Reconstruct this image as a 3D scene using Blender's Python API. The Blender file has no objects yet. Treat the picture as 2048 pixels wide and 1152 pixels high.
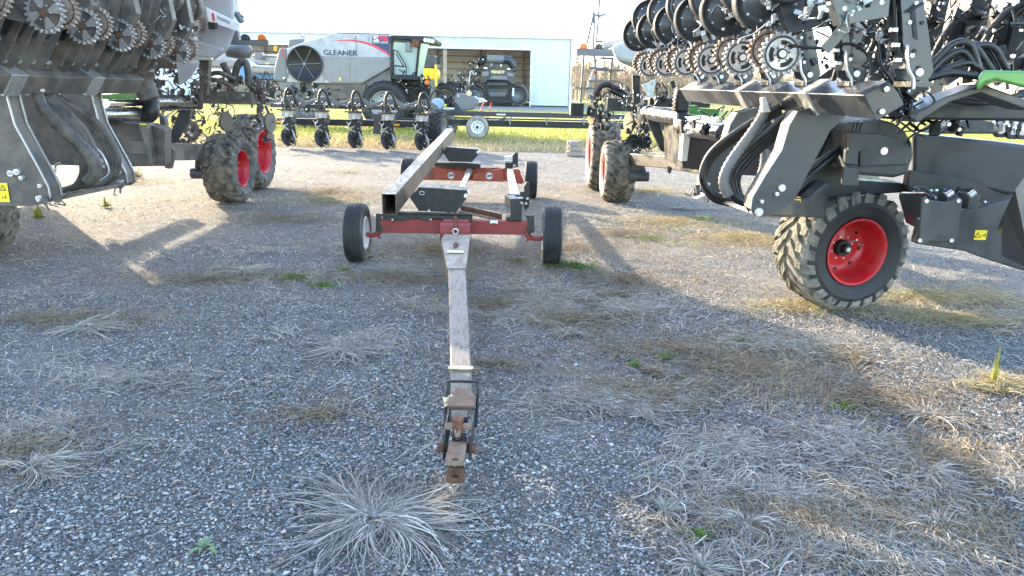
import bpy, bmesh, math, random
import numpy as np
from mathutils import Vector, Matrix
R = math.radians
rnd = random.Random(7)
SC = bpy.context.scene
# ------------------------------------------------------------------ camera, sky, sun, exposure
CAM_H, FPX, PITCH, ROLL = 2.1, 1480.0, math.atan((576-165)/1480.0), 0.0225
cd = bpy.data.cameras.new('camera'); cam = bpy.data.objects.new('camera', cd); SC.collection.objects.link(cam)
cd.sensor_width = 36; cd.lens = FPX/2048*36; cd.clip_start = .05; cd.clip_end = 3000
FW = Vector((0, math.cos(PITCH), -math.sin(PITCH))); UP = Vector((0, math.sin(PITCH), math.cos(PITCH)))
RT = Vector((1, 0, 0))
CR = RT*math.cos(ROLL)+UP*math.sin(ROLL); CU = -RT*math.sin(ROLL)+UP*math.cos(ROLL)
cam.matrix_world = Matrix(((CR.x, CU.x, -FW.x, 0), (CR.y, CU.y, -FW.y, 0), (CR.z, CU.z, -FW.z, CAM_H), (0, 0, 0, 1)))
SC.camera = cam
SUN_AZ, SUN_EL = 40.0, 17.5      # degrees left of +Y, above the horizon
W = bpy.data.worlds.new('World'); SC.world = W; W.use_nodes = True
nt = W.node_tree; sky = nt.nodes.new('ShaderNodeTexSky'); sky.sky_type = 'NISHITA'; sky.sun_disc = False
sky.sun_elevation = R(SUN_EL); sky.sun_rotation = R(-SUN_AZ); sky.altitude = 200; sky.air_density = 1.0; sky.dust_density = 1.3; sky.ozone_density = 1.1
nt.links.new(sky.outputs[0], nt.nodes['Background'].inputs[0]); nt.nodes['Background'].inputs[1].default_value = .15
sl = bpy.data.lights.new('sun', 'SUN'); sl.energy = 2.4; sl.angle = R(.5); sl.color = (1, .85, .62)
so = bpy.data.objects.new('sun', sl); SC.collection.objects.link(so)
sd = Vector((-math.sin(R(SUN_AZ))*math.cos(R(SUN_EL)), math.cos(R(SUN_AZ))*math.cos(R(SUN_EL)), math.sin(R(SUN_EL))))
so.rotation_euler = sd.to_track_quat('Z', 'Y').to_euler()
SC.view_settings.view_transform = 'Standard'; SC.view_settings.look = 'None'; SC.view_settings.gamma = 1
SC.view_settings.exposure = 3.02
# ------------------------------------------------------------------ places in the world
def ray(px, py): return FW+(px-1024)/FPX*CR-(py-576)/FPX*CU
def V(px, py, Y):
    a = ray(px, py); return Vector((0, 0, CAM_H))+a*(Y/a.y)
def G(px, py, z=0.0):
    a = ray(px, py); return Vector((0, 0, CAM_H))+a*((z-CAM_H)/a.z)
# ------------------------------------------------------------------ materials
def lnk(nt, a, b): nt.links.new(a, b)
def mat(name, col, rough=.5, metal=0, col2=None, scale=8, amount=.5, bump=0, bscale=60, spec=.5, thr=(.42, .62), attr=None, detail=6, coat=0, streak=False):
    m = bpy.data.materials.new(name); m.use_nodes = True; n = m.node_tree; b = n.nodes['Principled BSDF']
    b.inputs['Roughness'].default_value = rough; b.inputs['Metallic'].default_value = metal
    b.inputs['Base Color'].default_value = (*col, 1); b.inputs['Specular IOR Level'].default_value = spec
    if coat: b.inputs['Coat Weight'].default_value = coat; b.inputs['Coat Roughness'].default_value = .15
    tc = n.nodes.new('ShaderNodeTexCoord'); src = tc.outputs['Object']
    if streak:
        mp = n.nodes.new('ShaderNodeMapping'); mp.inputs['Scale'].default_value = streak; lnk(n, src, mp.inputs[0]); src = mp.outputs[0]
    last = None
    if col2 is not None:
        t = n.nodes.new('ShaderNodeTexNoise'); t.inputs['Scale'].default_value = scale; t.inputs['Detail'].default_value = detail; t.inputs['Roughness'].default_value = .65
        lnk(n, src, t.inputs['Vector'])
        r = n.nodes.new('ShaderNodeMapRange'); r.inputs[1].default_value = thr[0]; r.inputs[2].default_value = thr[1]; r.inputs[4].default_value = amount
        lnk(n, t.outputs[0], r.inputs[0])
        x = n.nodes.new('ShaderNodeMix'); x.data_type = 'RGBA'; x.inputs[6].default_value = (*col, 1); x.inputs[7].default_value = (*col2, 1)
        lnk(n, r.outputs[0], x.inputs[0]); last = x.outputs[2]
        rr = n.nodes.new('ShaderNodeMapRange'); rr.inputs[3].default_value = rough; rr.inputs[4].default_value = min(1, rough+.3); rr.inputs[2].default_value = max(amount, .01)
        lnk(n, r.outputs[0], rr.inputs[0]); lnk(n, rr.outputs[0], b.inputs['Roughness'])
    if attr:
        a = n.nodes.new('ShaderNodeAttribute'); a.attribute_name = attr
        if last is None: last = a.outputs['Color']
        else:
            x = n.nodes.new('ShaderNodeMix'); x.data_type = 'RGBA'; x.blend_type = 'MULTIPLY'; x.inputs[0].default_value = 1
            lnk(n, last, x.inputs[6]); lnk(n, a.outputs['Color'], x.inputs[7]); last = x.outputs[2]
    if last is not None: lnk(n, last, b.inputs['Base Color'])
    if bump:
        t = n.nodes.new('ShaderNodeTexNoise'); t.inputs['Scale'].default_value = bscale; t.inputs['Detail'].default_value = 4; lnk(n, tc.outputs['Object'], t.inputs['Vector'])
        q = n.nodes.new('ShaderNodeBump'); q.inputs['Strength'].default_value = bump; q.inputs['Distance'].default_value = .02
        lnk(n, t.outputs[0], q.inputs['Height']); lnk(n, q.outputs[0], b.inputs['Normal'])
    return m
dust = (.30, .25, .19)
M = dict(
 paint=mat('dark_grey_paint', (.034, .039, .044), .28, 0, dust, 3.5, .06, .03, 40, coat=.3),
 paint2=mat('charcoal_paint', (.011, .012, .014), .35, 0, dust, 5, .03, .04, 40),
 brownp=mat('glare_tinted_dusty_paint', (.075, .066, .058), .45, 0, (.30, .235, .175), 5, .4, .05, 40),  # dust plus a brown lift that puts lens glare into the colour
 brownb=mat('glare_tinted_dusty_parts', (.045, .038, .034), .5, 0, (.22, .16, .12), 6, .5, .05, 40),  # black parts lightened the same way, glare painted in with the dust
 bhose=mat('glare_tinted_dusty_hose', (.05, .044, .039), .45, 0, (.26, .2, .15), 9, .4, .1, 90),  # hose colour raised by painted glare as well as dust
 edge=mat('edge_highlight_paint', (.62, .61, .58), .3, .4),  # pale strip colour, paints the bright highlight along metal edges
 black=mat('black_plastic', (.007, .008, .009), .4, 0, (.14, .12, .1), 9, .04, .05),
 cover=mat('grey_green_plastic', (.036, .040, .039), .45, 0, (.14, .13, .11), 5, .07, .12, 160),
 hose=mat('black_hose', (.009, .009, .010), .34, 0, (.2, .17, .13), 12, .12, .1, 90),
 ghose=mat('grey_hose', (.13, .13, .13), .42, 0, (.27, .24, .2), 12, .4, .1, 90),
 steel=mat('zinc_steel', (.55, .55, .54), .34, .85, (.3, .26, .2), 20, .35, .1, 80),
 chrome=mat('chrome_rod', (.72, .73, .75), .12, 1.0),
 cyl=mat('black_cylinder', (.035, .037, .042), .16, .5, (.2, .17, .13), 9, .12, coat=.6),
 alu=mat('worn_wheel_steel', (.42, .41, .40), .4, .7, (.24, .17, .12), 18, .5, .2, 120),
 rustd=mat('rusty_iron', (.17, .07, .035), .85, 0, (.06, .03, .02), 14, .7, .5, 60),
 rustl=mat('rusted_beige_steel', (.17, .085, .05), .8, .0, (.24, .18, .135), 9, .85, .4, 50, thr=(.4, .6)),
 tube=mat('dusty_steel_tube', (.075, .06, .048), .42, .2, (.23, .17, .12), 6, .7, .2, 40, streak=(3, .9, 3)),
 tong=mat('scratched_grey_tongue', (.115, .095, .075), .55, .0, (.10, .055, .035), 4, .5, .2, 50, thr=(.5, .7), streak=(9, 1.6, 9)),
 red=mat('red_rim_paint', (.50, .008, .016), .38, 0, (.33, .06, .045), 8, .35, .05, coat=.2),
 cred=mat('faded_red_paint', (.26, .035, .032), .55, 0, (.20, .05, .035), 5, .7, .2, 60),
 bred=mat('brick_red_paint', (.42, .095, .055), .6, 0, (.26, .07, .045), 5, .7, .2, 60),
 cblack=mat('chipped_black_paint', (.010, .012, .012), .45, 0, (.14, .12, .10), 14, .28, .3, 60),
 rub=mat('tyre_rubber', (.018, .019, .022), .6, 0, (.10, .095, .085), 6, .3, .3, 90),
 mud=mat('dusty_tread_rubber', (.05, .047, .044), .9, 0, (.28, .25, .20), 7, .85, .5, 40, thr=(.34, .58)),
 mudl=mat('muddy_tread_rubber', (.05, .046, .041), .9, 0, (.29, .24, .18), 7, .9, .6, 40, thr=(.38, .62)),
 rubd=mat('dusty_sidewall_rubber', (.045, .047, .05), .75, 0, (.26, .23, .19), 5, .7, .3, 60),
 rubp=mat('pale_dusty_sidewall', (.22, .2, .18), .8, 0, (.42, .38, .32), 5, .8, .2, 60),
 white=mat('white_paint', (.78, .78, .77), .4, 0, (.5, .46, .4), 9, .3),
 cream=mat('beige_plastic_tank', (.55, .54, .49), .5, 0, (.4, .37, .3), 4, .4),
 gtank=mat('grey_plastic_tank', (.36, .36, .37), .5, 0, (.3, .27, .23), 4, .4),
 yel=mat('yellow_sticker', (.85, .62, .03), .4), ysign=mat('yellow_paint', (.75, .45, .02), .4, 0, (.3, .2, .05), 6, .3),
 blk=mat('black_print', (.01, .01, .01), .5), org=mat('amber_reflector', (.9, .32, .02), .3), amb=mat('amber_lens', (.85, .16, .01), .2, coat=.6),
 green=mat('green_paint', (.05, .24, .02), .3, 0, (.18, .22, .08), 8, .2, coat=.5),
 silver=mat('silver_paint', (.32, .335, .36), .3, .3, (.28, .23, .21), 3, .3, coat=.3),
 silver2=mat('grey_combine_paint', (.20, .20, .20), .34, .2, (.22, .2, .18), 3, .3, coat=.2),
 sdark=mat('dark_silver_paint', (.16, .165, .17), .35, .2, (.2, .18, .15), 4, .3),
 sred=mat('red_decal', (.6, .02, .06), .35), navy=mat('navy_print', (.02, .04, .1), .4),
 glassg=mat('tinted_cab_glass', (.20, .32, .31), .05, 0, coat=1), glassl=mat('pale_cab_glass', (.42, .50, .36), .07, 0, (.25, .33, .27), 1.5, .7, coat=1),
 fbl=mat('black_blue_paint', (.012, .018, .027), .3, 0, (.1, .1, .1), 4, .2, coat=.4),
 fen=mat('gold_letters', (.9, .72, .3), .4), yhar=mat('harvester_yellow', (.85, .5, .02), .35, 0, (.5, .33, .05), 4, .3),
 tarp=mat('light_blue_cloth', (.22, .33, .48), .8, 0, (.45, .5, .55), 6, .6, .5, 20),
 blue=mat('blue_panel', (.13, .30, .62), .4, 0, (.4, .5, .6), 3, .3),
 wood=mat('weathered_wood', (.34, .28, .22), .85, 0, (.2, .16, .12), 9, .6, .4, 50, streak=(6, 6, 1)),
 bolt=mat('zinc_bolt', (.7, .7, .69), .35, .7),
 hub=mat('white_rim_paint', (.72, .74, .76), .35), redp=mat('red_painted_stake', (.5, .06, .04), .6),
 foam=mat('dry_yellow_rag', (.72, .58, .36), .9, 0, (.5, .35, .2), 20, .6))
# ------------------------------------------------------------------ mesh helpers
class MB:
    def __init__(s): s.v = []; s.f = []; s.m = []; s.s = []
    def add(s, vs, fs, m=0, sm=False):
        b = len(s.v); s.v += [tuple(v) for v in vs]
        for f in fs: s.f.append(tuple(i+b for i in f)); s.m.append(m); s.s.append(sm)
        return s
    def box(s, c, size, m=0, rot=None):
        x, y, z = [k/2 for k in size]; c = Vector(c)
        vs = [Vector(p) for p in ((-x, -y, -z), (x, -y, -z), (x, y, -z), (-x, y, -z), (-x, -y, z), (x, -y, z), (x, y, z), (-x, y, z))]
        if rot is not None:
            if not isinstance(rot, Matrix):
                from mathutils import Euler
                rot = Euler(rot).to_matrix()
            vs = [rot @ v for v in vs]
        return s.add([v+c for v in vs], [(0, 3, 2, 1), (4, 5, 6, 7), (0, 1, 5, 4), (1, 2, 6, 5), (2, 3, 7, 6), (3, 0, 4, 7)], m)
    def beam(s, a, b, w, h, m=0, up=(0, 0, 1)):
        a, b = Vector(a), Vector(b); d = (b-a); L = d.length; d.normalize(); x = d.cross(Vector(up)).normalized(); z = x.cross(d)
        mt = Matrix((x, d, z)).transposed(); return s.box((a+b)/2, (w, L, h), m, mt)
    def prism(s, pts, d, m=0):
        """pts: closed outline of 3D points, d: extrusion vector"""
        n = len(pts); pts = [Vector(p) for p in pts]; d = Vector(d)
        nv = Vector((0, 0, 0))
        for i in range(n): nv += pts[i].cross(pts[(i+1) % n])
        if nv.dot(d) > 0: pts = pts[::-1]
        vs = pts+[p+d for p in pts]
        fs = [tuple(range(n)), tuple(range(2*n-1, n-1, -1))]+[(i, i+n, (i+1) % n+n, (i+1) % n) for i in range(n)]
        return s.add(vs, fs, m)
    def lathe(s, prof, c=(0, 0, 0), axis='X', n=32, m=0, sm=True, ms=None, ang=None):
        """prof: (axial, radius) list"""
        c = Vector(c); vs = []; K = len(prof)
        if isinstance(axis, str): ax = {'X': Vector((1, 0, 0)), 'Y': Vector((0, 1, 0)), 'Z': Vector((0, 0, 1))}[axis]
        else: ax = Vector(axis).normalized()
        u = ax.orthogonal().normalized(); w = ax.cross(u)
        for j in range(n):
            a = 2*math.pi*j/n; dr = u*math.cos(a)+w*math.sin(a)
            for (x, r) in prof: vs.append(c+ax*x+dr*r)
        fs = []; mm = []
        for j in range(n):
            for k in range(K-1):
                p = j*K+k; q = ((j+1) % n)*K+k
                fs.append((p, p+1, q+1, q))
        b = len(s.v); s.v += [tuple(v) for v in vs]
        for i, f in enumerate(fs):
            s.f.append(tuple(k+b for k in f)); s.m.append(ms[i % (K-1)] if ms else m); s.s.append(sm)
        return s
    def disc(s, c, r, axis='Y', h=.01, m=0, n=20, sm=False):
        return s.lathe([(-h/2, 0), (-h/2, r), (h/2, r), (h/2, 0)], c, axis, n, m, sm)
    def cyl(s, a, b, r, r2=None, m=0, n=16, caps=True, sm=True):
        a, b = Vector(a), Vector(b); r2 = r if r2 is None else r2; d = b-a; L = d.length
        s.lathe([(0, r), (L, r2)], a, d, n, m, sm)
        if caps: s.lathe([(0, 0), (0, r)], a, d, n, m, False); s.lathe([(L, r2), (L, 0)], a, d, n, m, False)
        return s
    def tube(s, pts, r, m=0, n=8, smooth=6, rib=0, closed=False):
        P = [Vector(p) for p in pts]
        if smooth and len(P) > 2:
            Q = []
            for i in range(len(P)-1):
                p0 = P[max(i-1, 0)]; p1 = P[i]; p2 = P[i+1]; p3 = P[min(i+2, len(P)-1)]
                for k in range(smooth):
                    t = k/smooth; Q.append(.5*((2*p1)+(p2-p0)*t+(2*p0-5*p1+4*p2-p3)*t*t+(-p0+3*p1-3*p2+p3)*t**3))
            Q.append(P[-1]); P = Q
        if rib:
            Q = []; L = 0
            for i in range(len(P)-1):
                d = (P[i+1]-P[i]).length; k = max(1, int(d/rib))
                for j in range(k): Q.append(P[i].lerp(P[i+1], j/k))
            Q.append(P[-1]); P = Q
        vs = []; pu = None
        for i, p in enumerate(P):
            t = (P[min(i+1, len(P)-1)]-P[max(i-1, 0)]).normalized()
            if pu is None: pu = t.orthogonal().normalized()
            pu = (pu-t*pu.dot(t)).normalized(); w = t.cross(pu)
            rr = r*(1.2 if rib and i % 2 else 1) if rib else r
            for k in range(n):
                a = 2*math.pi*k/n; vs.append(p+(pu*math.cos(a)+w*math.sin(a))*rr)
        fs = [(i*n+k, i*n+(k+1) % n, (i+1)*n+(k+1) % n, (i+1)*n+k) for i in range(len(P)-1) for k in range(n)]
        fs.append(tuple(range(n-1, -1, -1))); fs.append(tuple((len(P)-1)*n+k for k in range(n)))
        return s.add(vs, fs, m, True)
    def xf(s, mt): s.v = [tuple(mt @ Vector(v)) for v in s.v]; return s
    def ext(s, o, mt=None):
        b = len(s.v); s.v += [tuple(mt @ Vector(v)) if mt else v for v in o.v]; s.f += [tuple(i+b for i in f) for f in o.f]; s.m += o.m; s.s += o.s; return s
def wloc(o):
    p = Vector((0, 0, 0))
    while o: p += o.location; o = o.parent
    return p
def fin(mb, name, mats, parent=None, world=True, bevel=0):
    me = bpy.data.meshes.new(name); off = wloc(parent) if (parent and world) else Vector((0, 0, 0))
    me.from_pydata([(v[0]-off.x, v[1]-off.y, v[2]-off.z) for v in mb.v], [], mb.f)
    if not isinstance(mats, (list, tuple)): mats = [mats]
    for m in mats: me.materials.append(M[m] if isinstance(m, str) else m)
    me.polygons.foreach_set('material_index', mb.m); me.polygons.foreach_set('use_smooth', mb.s); me.update()
    o = bpy.data.objects.new(name, me); SC.collection.objects.link(o); o.parent = parent
    if bevel:
        b = o.modifiers.new('bevel', 'BEVEL'); b.width = bevel; b.segments = 2; b.limit_method = 'ANGLE'; b.angle_limit = R(35); b.harden_normals = False
    return o
def pieces(mb, gap=.03):
    """split one builder into spatially separate pieces"""
    n = len(mb.v); par = list(range(n))
    def find(a):
        while par[a] != a: par[a] = par[par[a]]; a = par[a]
        return a
    for f in mb.f:
        r = find(f[0])
        for i in f[1:]: par[find(i)] = r
    bb = {}
    for i, v in enumerate(mb.v):
        r = find(i); lo, hi = bb.setdefault(r, ([9e9]*3, [-9e9]*3))
        for k in range(3): lo[k] = min(lo[k], v[k]); hi[k] = max(hi[k], v[k])
    ks = list(bb); grp = {k: k for k in ks}
    def g(a):
        while grp[a] != a: a = grp[a]
        return a
    for i, a in enumerate(ks):
        for b in ks[i+1:]:
            if all(bb[a][0][k]-gap < bb[b][1][k] and bb[b][0][k]-gap < bb[a][1][k] for k in range(3)): grp[g(b)] = g(a)
    out = {}
    for f, m, s in zip(mb.f, mb.m, mb.s):
        o, mp = out.setdefault(g(find(f[0])), (MB(), {}))
        idx = []
        for i in f:
            if i not in mp: mp[i] = len(o.v); o.v.append(mb.v[i])
            idx.append(mp[i])
        o.f.append(tuple(idx)); o.m.append(m); o.s.append(s)
    return [o for o, _ in out.values()]
def sfin(mb, name, mats, parent=None, bevel=0, under=None, gap=.03):
    res = []
    for p in pieces(mb, gap):
        o = fin(p, name, mats, parent, bevel=bevel); res.append(o)
        if under is not None: o.parent = under
    return res
def tag(o, label=None, cat=None, group=None, kind=None):
    if label: o['label'] = label
    if cat: o['category'] = cat
    if group: o['group'] = group
    if kind: o['kind'] = kind
    return o
def thing(name, loc, label, cat, group=None):
    o = bpy.data.objects.new(name, None); o.empty_display_size = .2; SC.collection.objects.link(o); o.location = Vector(loc); return tag(o, label, cat, group)
def dupe(o, parent=None):
    c = o.copy(); SC.collection.objects.link(c)
    if parent is not None: c.parent = parent
    for ch in [k for k in bpy.data.objects if k.parent == o]: dupe(ch, c)
    return c
def vprism(name, mt, parent, pts, Y, depth, bevel=.006, mb=None):
    b = mb or MB(); b.prism([V(x, y, Y) for x, y in pts], (0, depth, 0))
    return fin(b, name, mt, parent, bevel=bevel) if mb is None else b
def vbox(name, mt, parent, x0, y0, x1, y1, Y, depth, bevel=.006):
    a = V(x0, y0, Y); b = V(x1, y1, Y); c = (a+b)/2; c.y = Y+depth/2
    return fin(MB().box(c, (abs(b.x-a.x), depth, abs(a.z-b.z))), name, mt, parent, bevel=bevel)
def text(s, name, mt, parent, pos, height, rot=(R(90), 0, 0), width=None, ext=.004, shear=0, bold=0):
    cu = bpy.data.curves.new(name, 'FONT'); cu.body = s; cu.size = 1; cu.extrude = ext/height; cu.shear = shear; cu.offset = bold; cu.align_x = 'CENTER'; cu.align_y = 'CENTER'
    t = bpy.data.objects.new('tmp', cu); SC.collection.objects.link(t)
    me = bpy.data.meshes.new_from_object(t.evaluated_get(bpy.context.evaluated_depsgraph_get())); bpy.data.objects.remove(t)
    xs = [v.co.x for v in me.vertices]; ys = [v.co.y for v in me.vertices]; w = max(xs)-min(xs); h = max(ys)-min(ys)
    sy = height/h; sx = width/w if width else sy; cx = (max(xs)+min(xs))/2; cy = (max(ys)+min(ys))/2
    from mathutils import Euler
    rm = Euler(rot).to_matrix(); off = wloc(parent)
    for v in me.vertices: v.co = rm @ Vector(((v.co.x-cx)*sx, (v.co.y-cy)*sy, v.co.z*height))+Vector(pos)-off
    me.materials.clear(); me.materials.append(M[mt]); me.name = name
    o = bpy.data.objects.new(name, me); SC.collection.objects.link(o); o.parent = parent; return o
# ------------------------------------------------------------------ tyres and rims (axis along local X, outer face towards +X)
def ag_tyre(D, Wd, rr, nl=20, h=.035, wl=.07, chev=1.0, dbl=True):
    b = MB(); Ro = D/2; Rc = Ro-h; w = Wd/2; dr = Rc-rr
    half = [(.80*w, rr), (.88*w, rr+.02), (1.0*w, rr+.30*dr), (1.025*w, rr+.46*dr), (1.045*w, rr+.49*dr), (1.045*w, rr+.52*dr), (1.02*w, rr+.55*dr), (.99*w, rr+.74*dr), (.93*w, rr+.88*dr), (.80*w, Rc-.012), (.5*w, Rc), (.2*w, Rc+.004)]
    prof = half+[(-x, r) for x, r in half[::-1]]; K = len(prof)-1
    ms = [1]*8+[0]*(K-16)+[1]*8
    b.lathe(prof, n=64, ms=ms)
    st = [(0.03, Rc+.003), (.30*w, Rc+.003), (.58*w, Rc-.002), (.84*w, Rc-.014), (.97*w, rr+.83*dr), (1.0*w, rr+.66*dr)]
    hh = [h, h, h*1.0, h*.9, h*.4, h*.08]
    for side in (1, -1):
        for k in range(nl):
            a0 = 2*math.pi*(k+(.5 if side < 0 else 0))/nl
            an = [0, .10, .26, .36, .40, .42]; vs = []
            for i, (x, r) in enumerate(st):
                a = a0+an[i]*chev; wa = wl/Ro*(.9 if i < 3 else 1.0+.1*(i-3))/2
                nx = 0 if i < 3 else [0, 0, 0, .35, .8, .95][i]; 
                for (da, up) in ((-wa, 0), (-wa*.82, 1), (wa*.82, 1), (wa, 0)):
                    r2 = r-.012+(hh[i]+.012)*up*math.sqrt(1-nx*nx) if up else r-.012
                    x2 = x+up*hh[i]*nx
                    vs.append((side*x2, math.cos(a+da)*r2, math.sin(a+da)*r2))
            fs = []
            for i in range(len(st)-1):
                for j in range(3):
                    p = i*4+j; fs.append((p, p+1, p+5, p+4))
            fs += [(0, 1, 2, 3), (23, 22, 21, 20)]
            if side > 0: fs = [f[::-1] for f in fs]
            b.add(vs, fs, 0)
            if dbl and k % 1 == 0:   # small knob between the lugs
                a = a0+math.pi/nl+.18; x = .62*w; r2 = Rc+h*.5
                er = Vector((0, math.cos(a), math.sin(a))); et = Vector((0, -math.sin(a), math.cos(a)))
                mt = Matrix((Vector((side, 0, 0)), et*side, er)).transposed()
                b.box(Vector((side*x, 0, 0))+er*(Rc+h*.35), (w*.3, wl*.55, h*.8), 0, mt)
    return b
def road_tyre(D, Wd, rr, ribs=5, nb=52):
    b = MB(); Ro = D/2; w = Wd/2; Rc = Ro-.009; dr = Rc-rr
    half = [(.72*w, rr), (.86*w, rr+.015), (1.0*w, rr+.4*dr), (.99*w, rr+.65*dr), (.93*w, rr+.87*dr), (.84*w, Rc-.008), (.4*w, Rc-.001)]
    prof = half+[(-x, r) for x, r in half[::-1]]; K = len(prof)-1
    b.lathe(prof, n=56, ms=[1]*5+[0]*(K-10)+[1]*5)
    for i in range(ribs):
        x0 = (-.84+1.68*i/ribs)*w+.004; x1 = (-.84+1.68*(i+1)/ribs)*w-.004
        rx = Rc-(.010 if i in (0, ribs-1) else 0)
        for k in range(nb):
            a = 2*math.pi*(k+.5*(i % 2))/nb; s = (.35 if i % 2 else -.35)*2*math.pi/nb; da = 2*math.pi/nb*.40
            vs = []
            for (x, sk) in ((x0, -s), (x1, s)):
                for (d, r2) in ((-da, rx-.004), (-da, rx+.009), (da, rx+.009), (da, rx-.004)):
                    aa = a+d+sk; vs.append((x, math.cos(aa)*r2, math.sin(aa)*r2))
            b.add(vs, [(0, 1, 2, 3), (7, 6, 5, 4), (0, 4, 5, 1), (1, 5, 6, 2), (2, 6, 7, 3)], 0)
    return b
def dish_rim(rr, w, depth, hubr=.08, nb=8, disc=.0):
    """materials: 0 paint, 1 dark holes / hub, 2 bolts.  flange at x=+w, disc set back to x=w-depth"""
    b = MB(); f = w; d = f-depth
    b.lathe([(f-.012, rr-.002), (f+.012, rr+.012), (f+.018, rr), (f+.012, rr-.014), (f-.02, rr-.022), (f-.05, rr-.04), (f-.08, rr-.044), (d+.05, rr-.055), (d+.02, rr-.075), (d, rr-.10), (d-.004, rr*.55), (d+.012, rr*.42), (d+.012, 0)], n=48, m=0)
    b.lathe([(-w, rr-.002), (-w-.015, rr+.01), (-w-.01, rr-.02), (-w+.05, rr-.05), (d-.02, rr-.09), (d-.02, 0)], n=32, m=0)
    for k in range(nb):
        a = 2*math.pi*(k+.5)/nb; b.disc((d+.002, math.cos(a)*rr*.70, math.sin(a)*rr*.70), rr*.065, 'X', .012, 1, 10)
    b.cyl((d, 0, 0), (d+.07, 0, 0), hubr, hubr*.92, 1, 20); b.cyl((d+.07, 0, 0), (d+.13, 0, 0), hubr*.55, hubr*.5, 1, 16)
    b.cyl((d+.13, 0, 0), (d+.137, 0, 0), hubr*.3, hubr*.25, 2, 10)
    b.cyl((d+.06, hubr*.6, hubr*.5), (d+.17, hubr*.9, hubr*1.0), .012, .008, 2, 8); b.cyl((d+.01, rr*.62, -rr*.1), (d+.06, rr*.68, -rr*.12), .009, .007, 2, 6)
    for k in range(nb):
        a = 2*math.pi*k/nb; q = Vector((0, math.cos(a), math.sin(a)))*hubr*1.35
        b.cyl(Vector((d+.005, 0, 0))+q, Vector((d+.035, 0, 0))+q, .011, .009, 2, 6)
    return b
def wheel(parent, c, yaw, tyre, rim, tm, rm, name='wheel', roll=0, tilt=0):
    """+X (outer face) turned by yaw about Z"""
    t = fin(tyre, name, tm, None); t.parent = parent; t.location = Vector(c)-wloc(parent); t.rotation_euler = (roll, tilt, yaw)
    r = fin(rim, 'rim', rm, None); r.parent = t
    return t
def greeble(mb, c, size, n, seed, mats=(0, 1, 2), rs=.02):
    g = random.Random(seed); c = Vector(c)
    for i in range(n):
        p = c+Vector([g.uniform(-.5, .5)*k for k in size]); t = g.random()
        if t < .35: mb.box(p, (g.uniform(.5, 3)*rs, g.uniform(.5, 2)*rs, g.uniform(.5, 4)*rs), mats[0], (g.uniform(-.5, .5), g.uniform(-.6, .6), g.uniform(-.6, .6)))
        elif t < .6:
            q = p+Vector((g.uniform(-1, 1), g.uniform(-1, 1), g.uniform(-1, 1)))*rs*4; mb.cyl(p, q, rs*g.uniform(.2, .5), None, mats[g.randrange(2)], 8)
        elif t < .85: mb.disc(p, rs*g.uniform(.35, .75), ('X', 'Y')[g.random() < .7], rs*g.uniform(.4, 1), mats[2], 8)
        else:
            q = [p]; 
            for k in range(3): q.append(q[-1]+Vector((g.uniform(-1, 1), g.uniform(-1, 1), g.uniform(-1, 1)))*rs*4)
            mb.tube(q, rs*.28, mats[0], 6, 4)
    return mb
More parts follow.
